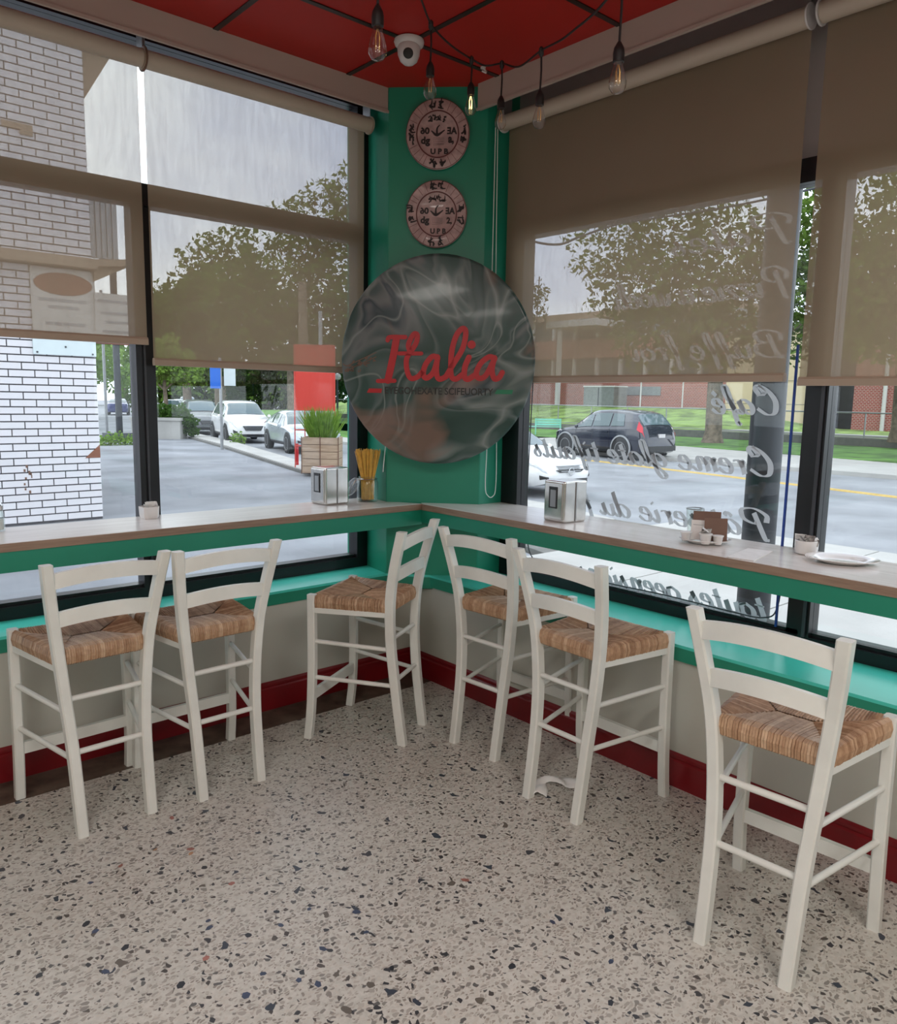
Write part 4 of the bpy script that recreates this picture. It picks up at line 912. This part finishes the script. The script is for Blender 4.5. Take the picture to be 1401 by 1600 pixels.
# ------------------------------------------------------------ trees
LEAFM = {}
def crown_mesh(name, blobs, n, size, mat, seed):
    q = random.Random(seed); vs = []; fs = []; tot = sum(b[3]**2 for b in blobs)
    for (cx, cy, cz, r) in blobs:
        for i in range(int(n*r*r/tot)):
            d = Vector((q.gauss(0, 1), q.gauss(0, 1), q.gauss(0, 1))).normalized(); rr = r*(.55+.5*q.random()**.6); wob = 1+.18*math.sin(d.x*7+cx)+.14*math.sin(d.z*9+cy)
            p = Vector((cx, cy, cz))+Vector((d.x, d.y, d.z*.85))*rr*wob
            u = Vector((q.gauss(0, 1), q.gauss(0, 1), q.gauss(0, 1))).normalized(); v = u.orthogonal().normalized(); s = size*q.uniform(.6, 1.3); b = len(vs)
            vs += [p-u*s*.5, p+v*s*.36, p+u*s*.5, p-v*s*.36+u.cross(v)*s*.15]; fs.append((b, b+1, b+2, b+3))
    mb = MB(); mb.v = [tuple(x) for x in vs]; mb.f = fs; return mb
def tree(x, y, gz, h_tr, r_tr, blobs, n, size, leaf, label, seed, nm='street_tree', group=None):
    t = thing(nm, label, 'tree', (x, y, gz), group=group)
    MB().tube([(0, 0, -.05), (.03, 0, h_tr*.12), (.05, .04, h_tr*.5), (.0, .1, h_tr), (.1, .1, h_tr*1.4)], [r_tr*1.45, r_tr*1.05, r_tr, r_tr*.8, r_tr*.4], 12).obj('trunk', M['bark'], t, True)
    for k, bl in enumerate(blobs[:4]):
        MB().tube([(.0, .08, h_tr*.85), (bl[0]*.5, bl[1]*.5, h_tr*.9+(bl[2]-h_tr)*.5), (bl[0], bl[1], bl[2])], [r_tr*.5, r_tr*.3, r_tr*.12], 7).obj('branch', M['bark'], t, True)
    o = crown_mesh('foliage', blobs, n, size, leaf, seed).obj('foliage', M[leaf], t, False, False); o['kind'] = 'stuff'; return t
# across the street, right window (maple with visible trunk)
tree(33.2, 19.3, GZ+.14, 4.0, .36, [(-1, 1.5, 6.2, 2.6), (1, -2.2, 6.6, 2.9), (0, -4.6, 5.6, 2.4), (0, 3.6, 5.2, 2.0), (0, 0, 8.4, 2.6), (.5, -3.4, 8.2, 2.4), (-1.5, -1, 4.6, 1.7), (0, -6.4, 7.0, 2.0), (0, 4.6, 7.2, 2.3), (0, 2.6, 9.6, 2.6), (0, -5.6, 9.4, 2.4), (0, 5.8, 9.4, 2.2)], 13000, .34, 'leafa', 'tall maple across the street with its trunk between parked car and pole', 21)
tree(30.5, 9.0, GZ+.14, 4.2, .34, [(0, 1.2, 6.3, 2.5), (0, -1.4, 7.0, 2.7), (0, .3, 8.8, 2.1), (-.6, 1.8, 4.6, 1.5), (0, -4, 6, 2.2)], 7000, .32, 'leafa', 'leafy tree at the far right edge seen through the end blind', 22)
tree(37, 12.8, 0, 4.6, .25, [(0, 0, 6.4, 2.4), (0, 1.8, 5.2, 1.7), (0, -1.2, 7.6, 1.8), (0, 2.4, 7.4, 1.8)], 5500, .32, 'leafb', 'light green tree visible in the gap between the right blinds', 23)
# left window
tree(31.0, 66, GZ, 5.0, .5, [(0, 0, 9, 4.6), (-3.6, 2, 8, 3.4), (3.5, -1, 9.5, 4.0), (1, 0, 13, 3.4), (-1, 0, 6, 3.0)], 6500, .6, 'leafa', 'broad street tree in the middle of the left window view', 31)
tree(25.5, 44, GZ, 4.2, .35, [(0, 0, 8.4, 3.6), (2.8, -1, 9, 3.2), (-2.6, 1, 7.2, 2.8), (1.6, -.6, 12.2, 2.6), (0, 0, 5.2, 2.3), (4.5, -2, 6.4, 2.6), (3.4, -1.5, 14.2, 1.8)], 9500, .42, 'leafa', 'tallest dark tree in the left window, close to the round sign', 32)
tree(21.6, 51, GZ, 3.6, .28, [(0, 0, 6.6, 2.7), (-1.8, .8, 5.4, 2.0), (1.7, -.5, 8.2, 2.1), (1, -.5, 5, 1.9)], 6500, .36, 'leafa', 'round tree over the parked cars behind the blind of the left window', 33)
tree(16.4, 41.5, GZ, 2.5, .12, [(0, 0, 3.7, 1.3), (-.8, .5, 3.1, .9), (.9, -.3, 3.2, 1.0)], 3600, .22, 'leafb', 'young bright green tree beside the black mullion, left window', 34)
tree(30, 52, GZ, 2.8, .3, [(0, 0, 4.2, 2.5), (3, -2, 4, 2.4), (-2.4, 2, 3.6, 2.2), (6, -5, 4.2, 2.3)], 6500, .36, 'leafc', 'dark low tree behind the white parked car', 35)
tree(38, 52, GZ, 3.0, .35, [(0, 0, 5.5, 3.5), (3, -4, 6, 3.4), (-3, 3, 5, 3)], 5500, .5, 'leafc', 'dark tree behind the lawn left of the red banner', 36)
tree(42, 122, GZ, 4, .5, [(0, 0, 7, 5), (-6, 3, 6, 4.5), (6, -4, 7, 5)], 5500, .8, 'leafb', 'pale distant trees at the end of the street', 37)
tree(15.6, 60, GZ, 3, .2, [(0, 0, 4.5, 2.6), (-3, 0, 4.5, 2.4), (3, 2, 4.6, 2.4)], 4200, .4, 'leafb', 'green tree behind the traffic signal beside the white wall', 38)
for i, (x, y, lab) in enumerate(((42, 104, 'low dark distant tree above the hedge in the concrete planter'), (47.5, 101.5, 'low distant tree above the row of far parked cars'), (53, 98.5, 'low dark distant tree behind the blue parking sign'), (58.5, 95, 'low distant tree above the roof of the silver sedan'))):
    tree(x, y, GZ, 2.2, .4, [(0, 0, 3.4, 4.4), (-3, 2, 2.6, 3.8), (3, -3, 2.8, 3.8), (1, 0, 6.5, 3.2)], 3000, .8, 'leafc' if i % 2 else 'leafa', lab, 50+i, 'distant_tree', 'distant trees closing the street')
tree(43, 44.5, .3, 3.5, .3, [(0, 0, 6, 3.2), (1, -1.5, 8.6, 2.6), (0, 2.5, 8, 3), (0, 1, 4, 2.4)], 6000, .36, 'leafc', 'dark tree beside the brick building next to the round sign', 61)
for i, (x, y, lab) in enumerate(((20.6, 34.5, 'grey tree trunk rising behind the white parked car'),)):
    tag(MB().tube([(x, y, GZ), (x+.05, y, 2), (x, y, 7)], [.34, .27, .2], 10).obj('tree_trunk', M['bark'], None, True), lab, 'tree trunk')
struct(MB().prism([(19.5, 26), (60, 26), (70, 90), (33, 90), (22, 42)], GZ, GZ+.12).obj('park_lawn', M['lawn']), 'green park lawn beyond the parked cars', 'lawn')
struct(MB().prism([(17.2, 19), (19.5, 26), (22, 42), (33, 90), (31.8, 90), (20.6, 42), (17.9, 26)], GZ, GZ+.11).obj('park_sidewalk', M['concrete']), 'sidewalk beside the park', 'sidewalk')

# ------------------------------------------------------------ cars
def interp(tab, s):
    for (a, va), (b, vb) in zip(tab, tab[1:]):
        if s <= b: return va+(vb-va)*max(0, (s-a))/(b-a) if b > a else vb
    return tab[-1][1]
KINDS = {
 'suv': dict(L=4.55, W=.92, top=[(0, .62), (.015, .80), (.05, .93), (.18, 1.02), (.26, 1.08), (.33, 1.33), (.40, 1.56), (.48, 1.65), (.62, 1.68), (.80, 1.64), (.88, 1.56), (.95, 1.22), (.985, 1.0), (1, .75)],
            belt=[(0, .58), (.05, .84), (.25, .98), (.6, 1.04), (.9, 1.10), (.97, .95), (1, .7)], axles=(.19, .79), win=[(.30, .46), (.475, .65), (.665, .80)], ws=(.275, .405), rw=(.885, .955), r=.36),
 'sedan': dict(L=4.6, W=.90, top=[(0, .55), (.015, .68), (.05, .76), (.20, .88), (.28, .95), (.36, 1.20), (.44, 1.38), (.52, 1.44), (.64, 1.43), (.74, 1.32), (.84, 1.10), (.93, 1.06), (.985, 1.0), (1, .7)],
            belt=[(0, .50), (.05, .68), (.28, .86), (.6, .92), (.84, .98), (.97, .92), (1, .65)], axles=(.19, .79), win=[(.33, .48), (.495, .64), (.655, .76)], ws=(.29, .44), rw=(.70, .83), r=.33)}
WTAB = [(0, .60), (.01, .72), (.04, .86), (.10, .97), (.16, 1.0), (.85, 1.0), (.95, .93), (.985, .84), (1, .74)]
def car(kind, paintm, x, y, head, label, detail=2, scale=1.0, emblem=False, group=None):
    K = KINDS[kind]; Lc, Wc = K['L'], K['W']; car_ = thing('parked_car', label, 'car', (x, y, GZ), math.atan2(head[1], head[0]), group); car_.scale = (scale,)*3
    def Wd(s): return interp(WTAB, s)*Wc
    def ring(s):
        w_ = Wd(s); tp = interp(K['top'], s); bl = min(interp(K['belt'], s), tp-.03); gh = max(0, min(1, (tp-bl)/.45)); wr_ = w_*(.93-.22*gh)
        lo = .24+.10*max(0, 1-s/.06)+.08*max(0, (s-.94)/.06)
        return [(0, lo), (w_*.86, lo), (w_*.97, lo+.08), (w_, (lo+bl)/2), (w_*.975, bl-.03), (w_*.94, bl), (wr_, tp-.055*gh-.02), (wr_*.86, tp-.012), (wr_*.45, tp), (0, tp+.008)]
    def P(s, t, sd, off=0.0):
        R = ring(s); k = min(int(t), 8); f_ = t-k; yv = R[k][0]+(R[k+1][0]-R[k][0])*f_; zv = R[k][1]+(R[k+1][1]-R[k][1])*f_
        dy, dz = R[k+1][0]-R[k][0], R[k+1][1]-R[k][1]; l_ = math.hypot(dy, dz) or 1; ny, nz = dz/l_, -dy/l_
        return (Lc*(.5-s), sd*(yv+ny*off), zv+nz*off)
    sts = [0, .008, .02, .04, .07, .10, .14, .18, .22, .26, .30, .34, .38, .42, .46, .5, .55, .6, .65, .7, .75, .8, .84, .88, .91, .94, .96, .98, .992, 1]
    for_top = lambda s, t, sd, off: P(s, t, sd, off)
    mb = MB(); vs = []; fs = []; NR = 19
    for s in sts:
        R = ring(s); vs += [(Lc*(.5-s), -a, b) for a, b in R]+[(Lc*(.5-s), a, b) for a, b in R[-2::-1]]
    for i in range(len(sts)-1):
        for k in range(NR-1): fs.append((i*NR+k, i*NR+k+1, (i+1)*NR+k+1, (i+1)*NR+k))
    fs += [tuple(range(NR)), tuple(range((len(sts)-1)*NR, len(sts)*NR))[::-1]]
    mb.add(vs, fs).obj('body', M[paintm], car_, True)
    def patch(name, mat, s0, s1, t0, t1, sd, off=.012, n=6, s0t=None, s1t=None, dz=0):
        s0t = s0 if s0t is None else s0t; s1t = s1 if s1t is None else s1t; mb = MB()
        def f(u, v):
            a = s0+(s0t-s0)*v; b = s1+(s1t-s1)*v; p = P(a+(b-a)*u, t0+(t1-t0)*v, sd, off); return (p[0]+dz, p[1], p[2])
        mb.grid(f, n, 6); o = mb.obj(name, M[mat], car_, True, False); return o
    for sd in (-1, 1):
        for j, (a, b) in enumerate(K['win']):
            a2 = a+(.085 if j == 0 else 0); b2 = b-(.03 if j == 2 else 0)
            patch('side_window', 'carglass', a, b, 5.12, 5.92, sd, .012, 6, a2, b2)
        patch('sill_trim', 'cartrim', .13, .87, 1.2, 2.2, sd, .01)
    # windscreens cross the roof line: one grid over both sides
    for nm, (a, b) in (('windscreen', K['ws']), ('rear_window', K['rw'])):
        mb = MB()
        def f(u, v):
            s = a+(b-a)*u; tt = -1+2*v; sd = -1 if tt < 0 else 1; t = 9-2.75*abs(tt); p = P(s, min(t, 8.999), sd, 0); return (p[0]+(.018 if nm == 'windscreen' else -.018), p[1], p[2]+.012)
        mb.grid(f, 8, 16).obj(nm, M['carglass'], car_, True, False)
    fz = interp(K['belt'], .05)
    if detail > 0:
        for sd in (-1, 1):
            patch('headlight', 'lampclear', .006, .085, 4.0, 4.9, sd, .014, 6, .012, .12)
            patch('tail_light', 'lampred', .93, .99, 4.0, 5.9, sd, .016, 6, .915, .96)
            patch('fog_housing', 'cartrim', .004, .03, 2.2, 3.2, sd, .012, 5)
            mz = interp(K['belt'], .33); o = MB().lathe([(0, -.07), (.06, -.05), (.075, 0), (.06, .05), (0, .07)], 10, Matrix.Translation((Lc*(.5-.33), sd*(Wc+.09), mz+.06)) @ Matrix.Scale(.75, 4, (1, 0, 0))).obj('wing_mirror', M[paintm], car_, True)
            if detail > 1:
                for s in (.30, .485, .66): patch('door_seam', 'cartrim', s, s+.0022, 2.3, 5.0, sd, .010, 1)
                for s in (.45, .63): MB().box((Lc*(.5-s)-.09, sd*Wc-.012 if sd > 0 else sd*Wc-.012, .80 if kind == 'sedan' else .90), (Lc*(.5-s)+.09, sd*Wc+.012, .825 if kind == 'sedan' else .925)).obj('door_handle', M[paintm], car_)
        X0 = Lc/2; zt = interp(K['top'], .02)
        def fp(yw, z0, z1, name, mat, px=.012, yt=None):
            yt = yt or yw
            m_ = MB(); m_.extrude([(X0-.06, -yw, z0), (X0-.06, yw, z0), (X0-.06, yt, z1), (X0-.06, -yt, z1)], (.06+px, 0, 0)); return m_.obj(name, M[mat], car_)
        fp(.30, .52, zt-.12, 'grille', 'cartrim', .03, .40)
        for k in range(3): fp(.29+.03*k, .54+.055*k, .552+.055*k, 'grille_bar', 'rim', .036)
        fp(.52, .28, .38, 'air_intake', 'cartrim', .02)
        if emblem:
            MB().tube([(X0+.045, .075*math.cos(a), zt-.16+.075*math.sin(a)) for a in [i*PI/10 for i in range(21)]], .010, 6, False).obj('emblem', M['rim'], car_, True); B((X0+.036, -.10, zt-.172), (X0+.05, .10, zt-.148)).obj('emblem_bar', M['rim'], car_)
        B((-Lc/2-.02, -.15, .78), (-Lc/2+.04, .15, .90)).obj('licence_plate', M['plastic'], car_); B((-Lc/2-.015, -.7, .34), (-Lc/2+.05, .7, .50)).obj('rear_bumper_trim', M['cartrim'], car_)
    r_ = K['r']
    for s in K['axles']:
        for sd in (-1, 1):
            cx = Lc*(.5-s); Rm_ = Matrix.Translation((cx, sd*(Wc-.10), r_)) @ Matrix.Rotation(-sd*PI/2, 4, 'X')
            MB().lathe([(0, .02), (r_+.055, .02), (r_+.055, .112), (0, .112)], 24, Matrix.Translation((cx, sd*(Wc-.10), r_+.015)) @ Matrix.Rotation(-sd*PI/2, 4, 'X')).obj('wheel_arch', M['cartrim'], car_, True)
            wh = MB().lathe([(r_*.66, -.10), (r_*.96, -.10), (r_, -.06), (r_, .10), (r_*.95, .128), (r_*.68, .13)], 28, Rm_).obj('wheel', M['tyre'], car_, True)
            mb = MB().lathe([(0, .112), (r_*.14, .128), (r_*.16, .10), (r_*.6, .10), (r_*.64, .134), (r_*.69, .134), (r_*.69, .09), (0, .09)], 28, Rm_)
            mb2 = MB()
            for k in range(7):
                mb2.box((.04, -.022, .105), (r_*.64, .022, .128), Rm_ @ Matrix.Rotation(k*2*PI/7, 4, 'Z'))
            if detail > 0:
                mb.obj('rim', M['galv'], wh, True); mb2.obj('rim_spokes', M['rim'], wh)
                if paintm == 'carnavy': MB().lathe([(r_+.045, .10), (r_+.045, .135), (r_+.10, .128), (r_+.10, .10)], 28, Matrix.Translation((cx, sd*(Wc-.10), r_+.02)) @ Matrix.Rotation(-sd*PI/2, 4, 'X'), closed=True).obj('arch_trim', M['galv'], car_, True)
            else: mb.obj('rim', M['rim'], wh, True)
    return car_
hd = (-.25, -.968)
car('suv', 'carnavy', 22.9, 17.25, (-.06*-1, 1.0) if False else (.13, .99), 'dark navy SUV parked across the street, seen from its rear corner', 2, 1.0)
car('sedan', 'carwhite', 12.35, 12.55, (-.03, -1), 'white sedan at the near kerb behind the right napkin dispenser', 2, 1.0, True)
car('suv', 'carwhite', 15.55, 31.2, hd, 'white SUV parked in the middle of the left window view', 2, 1.02)
car('suv', 'cargrey', 16.75, 38.0, hd, 'dark grey SUV parked behind the white SUV', 2)
car('sedan', 'carsilver', 14.75, 24.9, hd, 'silver sedan parked behind the wooden planter and red banner', 2, 1.0)
car('sedan', 'carwhite', 26.6, 66, (-.35, -.94), 'distant pale sedan, nearer of the row at the end of the street', 0)
car('sedan', 'carsilver', 30.3, 73, (-.35, -.94), 'distant silver sedan second in the far row', 0)
car('suv', 'cargrey', 33.5, 79, (-.35, -.94), 'distant dark car last in the far row', 0)
car('sedan', 'carblue', 24.2, 72, (.35, .94), 'distant dark blue car right beside the black mullion', 0)
car('suv', 'carwhite', 15.9, 66, (-.1, -1), 'distant white SUV behind the black signal pole', 0)

# ------------------------------------------------------------ white brick building (left)
bb = thing('white_brick_building', 'white glazed brick building with dark joints outside the left window', 'building', (3.87, 12.4, -.40))
MB().box((-9, .012, -.05), (0, 6, 8.5)).obj('mortar_wall', M['mortar'], bb)
BW, BH, PX, PZ = .322, .086, .338, .104
bm1 = B((0, -.006, 0), (BW, .02, BH)).mesh('brick', M['whitebrick']); bm2 = B((0, -.006, 0), (BW/2-.005, .02, BH)).mesh('brick', M['whitebrick'])
rows = int(8.3/PZ); lst = []
for r in range(rows):
    z = .02+r*PZ; x = -BW if r % 2 else -BW/2+.005
    if r % 2 == 0: lst.append((x, z, 2)); x -= PX
    while x > -9+BW: lst.append((x, z, 1)); x -= PX
vis = [q for q in lst if q[0] > -1.35 and q[1] > 0]; vis.sort(key=lambda q: (q[1])); near = set(map(id, vis[:300])); rest = MB()
for q in lst:
    if id(q) in near: inst(bm1 if q[2] == 1 else bm2, 'brick', bb, Matrix.Translation((q[0], 0, q[1])))
    else: rest.box((q[0], -.006, q[1]), (q[0]+(BW if q[2] == 1 else BW/2-.005), .02, q[1]+BH))
o = rest.obj('brickwork', M['whitebrick'], bb, fix=False); o['kind'] = 'stuff'
MB().box((-.85, -.035, 2.42), (0, -.008, 2.66)).obj('blank_panel', M['whitesign'], bb)
for x, z in ((-.80, 2.45), (-.05, 2.45), (-.42, 2.54)): MB().lathe([(0, -.045), (.012, -.045), (.012, -.03)], 8, Matrix.Translation((x, 0, z)) @ Matrix.Rotation(0, 4, 'X')).obj('bolt', M['darkgrey'], bb) if False else B((x-.012, -.042, z-.012), (x+.012, -.034, z+.012)).obj('bolt', M['darkgrey'], bb)
B((-9, -.22, 3.66), (.02, .03, 3.80)).obj('ledge', M['tan'], bb)
MB().extrude([(.0, -.22, 3.80), (.0, .9, 3.80), (.52, .4, 3.86), (.50, -.18, 3.86)], (0, 0, -.10)).obj('ledge_return', M['tan'], bb)
MB().extrude([(.0, -.1, 3.50), (.46, -.1, 3.74), (.46, -.1, 3.76), (0, -.1, 3.76)], (0, .6, 0)).obj('canopy_gusset', M['tan'], bb)
sgn = B((-.84, -.04, 2.72), (.02, -.008, 3.62)).obj('sign_board', M['creamsign'], bb)
mb = MB(); disc2(mb, (0, 0), .39, (Vector((1, 0, 0)), Vector((0, 0, 1)), Vector((0, -1, 0))), Vector((-.41, -.04, 3.42)), .012, .155, 30); mb.obj('oval_plaque', M['brownsign'], bb)
q = random.Random(6)
for z, x0, x1 in ((3.17, -.74, -.10), (3.07, -.62, -.22), (2.84, -.68, -.14)):
    x = x0
    while x < x1:
        w_ = q.uniform(.05, .12); B((x, -.044, z), (min(x+w_, x1), -.040, z+.045)).obj('print_block', M['galv'], bb); x += w_+.02
B((.0, -.06, 2.70), (.62, -.01, 3.35)).obj('side_sign_board', M['creamsign'], bb)
for z, x0, x1 in ((3.22, .05, .55), (3.05, .08, .5), (2.92, .15, .5), (2.78, .1, .52)): B((x0, -.066, z), (x1, -.06, z+.035)).obj('print_block', M['galv'], bb)
B((.0, .05, 2.62), (.62, .15, 2.70)).obj('side_sign_board', M['brownsign'], bb)
mb = MB()
for k in range(12): mb.box((.02+.04*k, .3+(.02 if k % 2 else 0), 3.9), (.06+.04*k, .36+(.02 if k % 2 else 0), 4.78))
mb.obj('corrugated_panel', M['galv'], bb)
MB().extrude([(0, .1, 6.0), (0, .1, 6.75), (.44, .1, 6.75)], (0, 1.2, 0)).obj('eave_gusset', M['tan'], bb)
B((-9, -.12, 6.8), (.5, 1.4, 8.6)).obj('eave', M['tan'], bb)
B((-1.08, -.03, 5.42), (-.70, -.006, 5.50)).obj('stain_patch', M['tan'], bb); B((-.86, -.03, 5.36), (-.70, -.006, 5.42)).obj('stain_patch', M['tan'], bb)
MB().extrude([(-.22, -.012, .92), (.0, -.012, .92), (.0, -.012, 1.12), (-.04, -.012, 1.08)], (0, .004, 0)).obj('torn_flap', M['brownsign'], bb)
mb = MB()
for k in range(9):
    x, z = -1.02+q.uniform(-.05, .06), .62+q.uniform(-.22, .22); mb.box((x, -.0085, z), (x+q.uniform(.01, .03), -.006, z+q.uniform(.02, .06)))
mb.obj('dirt_mark', M['card'], bb)
# ------------------------------------------------------------ lot furniture (left window view)
o = thing('signal_pole', 'black signal pole with a signal head at the kerb, left window view', 'pole', (10.9, 32.4, GZ))
MB().tube([(0, 0, 0), (0, 0, 7)], .13, 12).obj('shaft', M['polegrey'], o, True); B((-.55, -.4, 0), (.55, .4, .35)).obj('base', M['darkgrey'], o)
B((-1.55, -.1, 4.0), (-1.1, .2, 4.9)).obj('signal_box', M['polegrey'], o)
MB().lathe([(0, 0), (.16, 0), (.16, .03)], 12, Matrix.Translation((-1.4, -.12, 4.95)) @ Matrix.Rotation(PI/2, 4, 'X')).obj('signal_lens', M['plastic'], o)
MB().tube([(-1.3, 0, 4.5), (0, 0, 4.5)], .05, 6).obj('arm', M['polegrey'], o, True)
for i, (x, y, h_, r, lab) in enumerate(((10.8, 33.6, 6, .06, 'slim grey post left of the black signal pole'), (12.19, 25.91, 3.2, .055, 'slim grey post carrying the blue parking sign'), (20.8, 33.2, 6, .10, 'tall grey post behind the white SUV'))):
    o = thing('street_post', lab, 'post', (x, y, GZ)); MB().tube([(0, 0, 0), (0, 0, h_)], r, 8).obj('shaft', M['galv'], o, True)
    if i == 1:
        e1 = Vector((.906, -.423, 0))
        for nm, a, b, z0, z1, mt in (('blue_sign', -.36, -.02, 2.15, 3.1, 'bluesign'), ('white_sign', .10, .48, 2.25, 3.0, 'whitesign')):
            mb = MB(); mb.extrude([e1*a+Vector((0, -.06, z0)), e1*b+Vector((0, -.06, z0)), e1*b+Vector((0, -.06, z1)), e1*a+Vector((0, -.06, z1))], (0, .02, 0)); mb.obj(nm, M[mt], o)
o = thing('globe_lamp', 'black park lamp with a white globe on the lawn', 'lamp', (29.5, 45.0, GZ)); MB().tube([(0, 0, 0), (0, 0, 3.0)], .07, 8).obj('post', M['polegrey'], o, True)
MB().lathe([(0, 0), (.2, .1), (.26, .26), (.2, .42), (0, .5)], 14, Matrix.Translation((0, 0, 3.0))).obj('globe', M['plastic'], o, True)
o = thing('concrete_planter', 'long concrete planter with a clipped hedge by the kerb', 'planter', (13.35, 33.3, GZ+.03), math.radians(-40))
B((-1.5, -.5, 0), (.55, .5, .85)).obj('trough', M['concrete'], o); B((-1.55, -.55, .78), (.6, .55, .9)).obj('rim', M['concrete'], o)
f_ = crown_mesh('hedge', [(-1.25+.42*k, 0, 1.12, .36) for k in range(5)]+[(.8, 0, .75, .33), (.85, .1, .35, .30)], 3200, .12, 'hedge', 5).obj('hedge', M['hedge'], o, False, False); f_['kind'] = 'stuff'
o = thing('grass_tuft', 'small tuft of weeds at the foot of the black signal pole', 'plant', (9.9, 29.8, GZ+.03))
crown_mesh('leaves', [(0, 0, .15, .35), (.5, 0, .1, .3), (-.4, 0, .12, .25)], 500, .14, 'leafb', 6).obj('leaves', M['leafb'], o, False, False)
o = thing('grass_tuft', 'small tuft of weeds on the kerb before the white SUV', 'plant', (14.0, 28.3, GZ+.1)); crown_mesh('leaves', [(0, 0, .12, .3)], 260, .1, 'leafb', 7).obj('leaves', M['leafb'], o, False, False)
o = thing('bollard', 'short red marker bollard at the kerb beside the wooden planter', 'bollard', (10.75, 18.35, GZ+.03)); MB().tube([(0, 0, 0), (0, 0, .66)], .045, 10).obj('post', M['signred'], o, True); MB().lathe([(0, 0), (.15, 0), (.15, .04), (.05, .06)], 12).obj('base', M['signred'], o, True)
o = thing('wooden_planter', 'cedar board planter with tall grass in front of the red banner', 'planter', (10.35, 16.45, GZ+.1), math.radians(-41))
for k in range(5): B((-.44, -.40, .02+.172*k), (.44, -.36, .18+.172*k)).obj('board', M['cedar'], o); B((.40, -.36, .02+.172*k), (.44, .40, .18+.172*k)).obj('board', M['cedar'], o); B((-.44, -.36, .02+.172*k), (-.40, .40, .18+.172*k)).obj('board', M['cedar'], o)
for x in (-.45, -.005, .43): B((x, -.42, 0), (x+.02, -.395, .89)).obj('corner_post', M['card'], o)
B((-.40, -.36, .0), (.40, .36, .80)).obj('soil', M['card'], o)
q = random.Random(9); mb = MB()
for k in range(420):
    a = q.random()*2*PI; r = .30*math.sqrt(q.random()); x, y = r*math.cos(a), r*math.sin(a); h_ = q.uniform(.35, .85); lx, ly = x*q.uniform(.4, 1.2)+q.uniform(-.1, .1), y*q.uniform(.4, 1.2); w_ = .013
    mb.add([(x-w_, y, .8), (x+w_, y, .8), (x+lx*.5+w_, y+ly*.5, .8+h_*.6), (x+lx*.5-w_, y+ly*.5, .8+h_*.6), (x+lx, y+ly, .8+h_)], [(0, 1, 2, 3), (3, 2, 4)])
o2 = mb.obj('tall_grass', M['leafb'], o, False, False); o2['kind'] = 'stuff'
o = thing('red_banner', 'tall translucent red banner panel on a frame behind the wooden planter', 'banner', (10.6, 17.2, GZ+.1), math.radians(-36))
tr_ = NT('red_translucent_film'); a = tr_.n('BsdfTransparent'); a.inputs[0].default_value = (1, .75, .7, 1); b = tr_.n('BsdfPrincipled'); b.inputs['Base Color'].default_value = (.80, .07, .05, 1); c = tr_.n('MixShader'); c.inputs[0].default_value = .82
tr_.l(a.outputs[0], c.inputs[1]); tr_.l(b.outputs[0], c.inputs[2]); tr_.l(c.outputs[0], tr_.out.inputs[0])
B((-.48, -.01, 1.50), (.50, .01, 3.1)).obj('film', tr_.m, o)
for x in (-.5, -.25, .0, .25, .5): B((x-.012, -.02, 0.05), (x+.012, .02, 1.5 if abs(x) < .4 else 3.1)).obj('upright', M['bannerred'], o)
for z in (.6, 1.0, 1.5, 3.1): B((-.5, -.02, z-.015), (.5, .02, z+.015)).obj('crossbar', M['bannerred'], o)
o = thing('glazed_screen', 'green glazed panel standing right of the red banner', 'panel', (11.05, 15.9, GZ+.1), math.radians(-36))
gt = NT('green_translucent_film'); a = gt.n('BsdfTransparent'); a.inputs[0].default_value = (.35, .8, .68, 1); b = gt.n('BsdfPrincipled'); b.inputs['Base Color'].default_value = (.12, .42, .34, 1); c = gt.n('MixShader'); c.inputs[0].default_value = .5
gt.l(a.outputs[0], c.inputs[1]); gt.l(b.outputs[0], c.inputs[2]); gt.l(c.outputs[0], gt.out.inputs[0])
B((-.05, -.01, .3), (.35, .01, 2.9)).obj('pane', gt.m, o); B((-.09, -.03, 0), (-.05, .03, 3.0)).obj('frame', M['mintbench'], o); B((.35, -.03, 0), (.39, .03, 3.0)).obj('frame', M['mintbench'], o)
o = thing('green_kiosk', 'green glazed kiosk far beyond the end of the white brick wall', 'kiosk', (12.2, 44, GZ), .2)
B((-1.1, -.6, .5), (.9, .6, 3.4)).obj('body', gt.m, o); B((-1.2, -.7, 0), (1.0, .7, .5)).obj('base', M['darkgrey'], o); B((-1.25, -.75, 3.4), (1.05, .75, 3.6)).obj('roof', M['galv'], o)
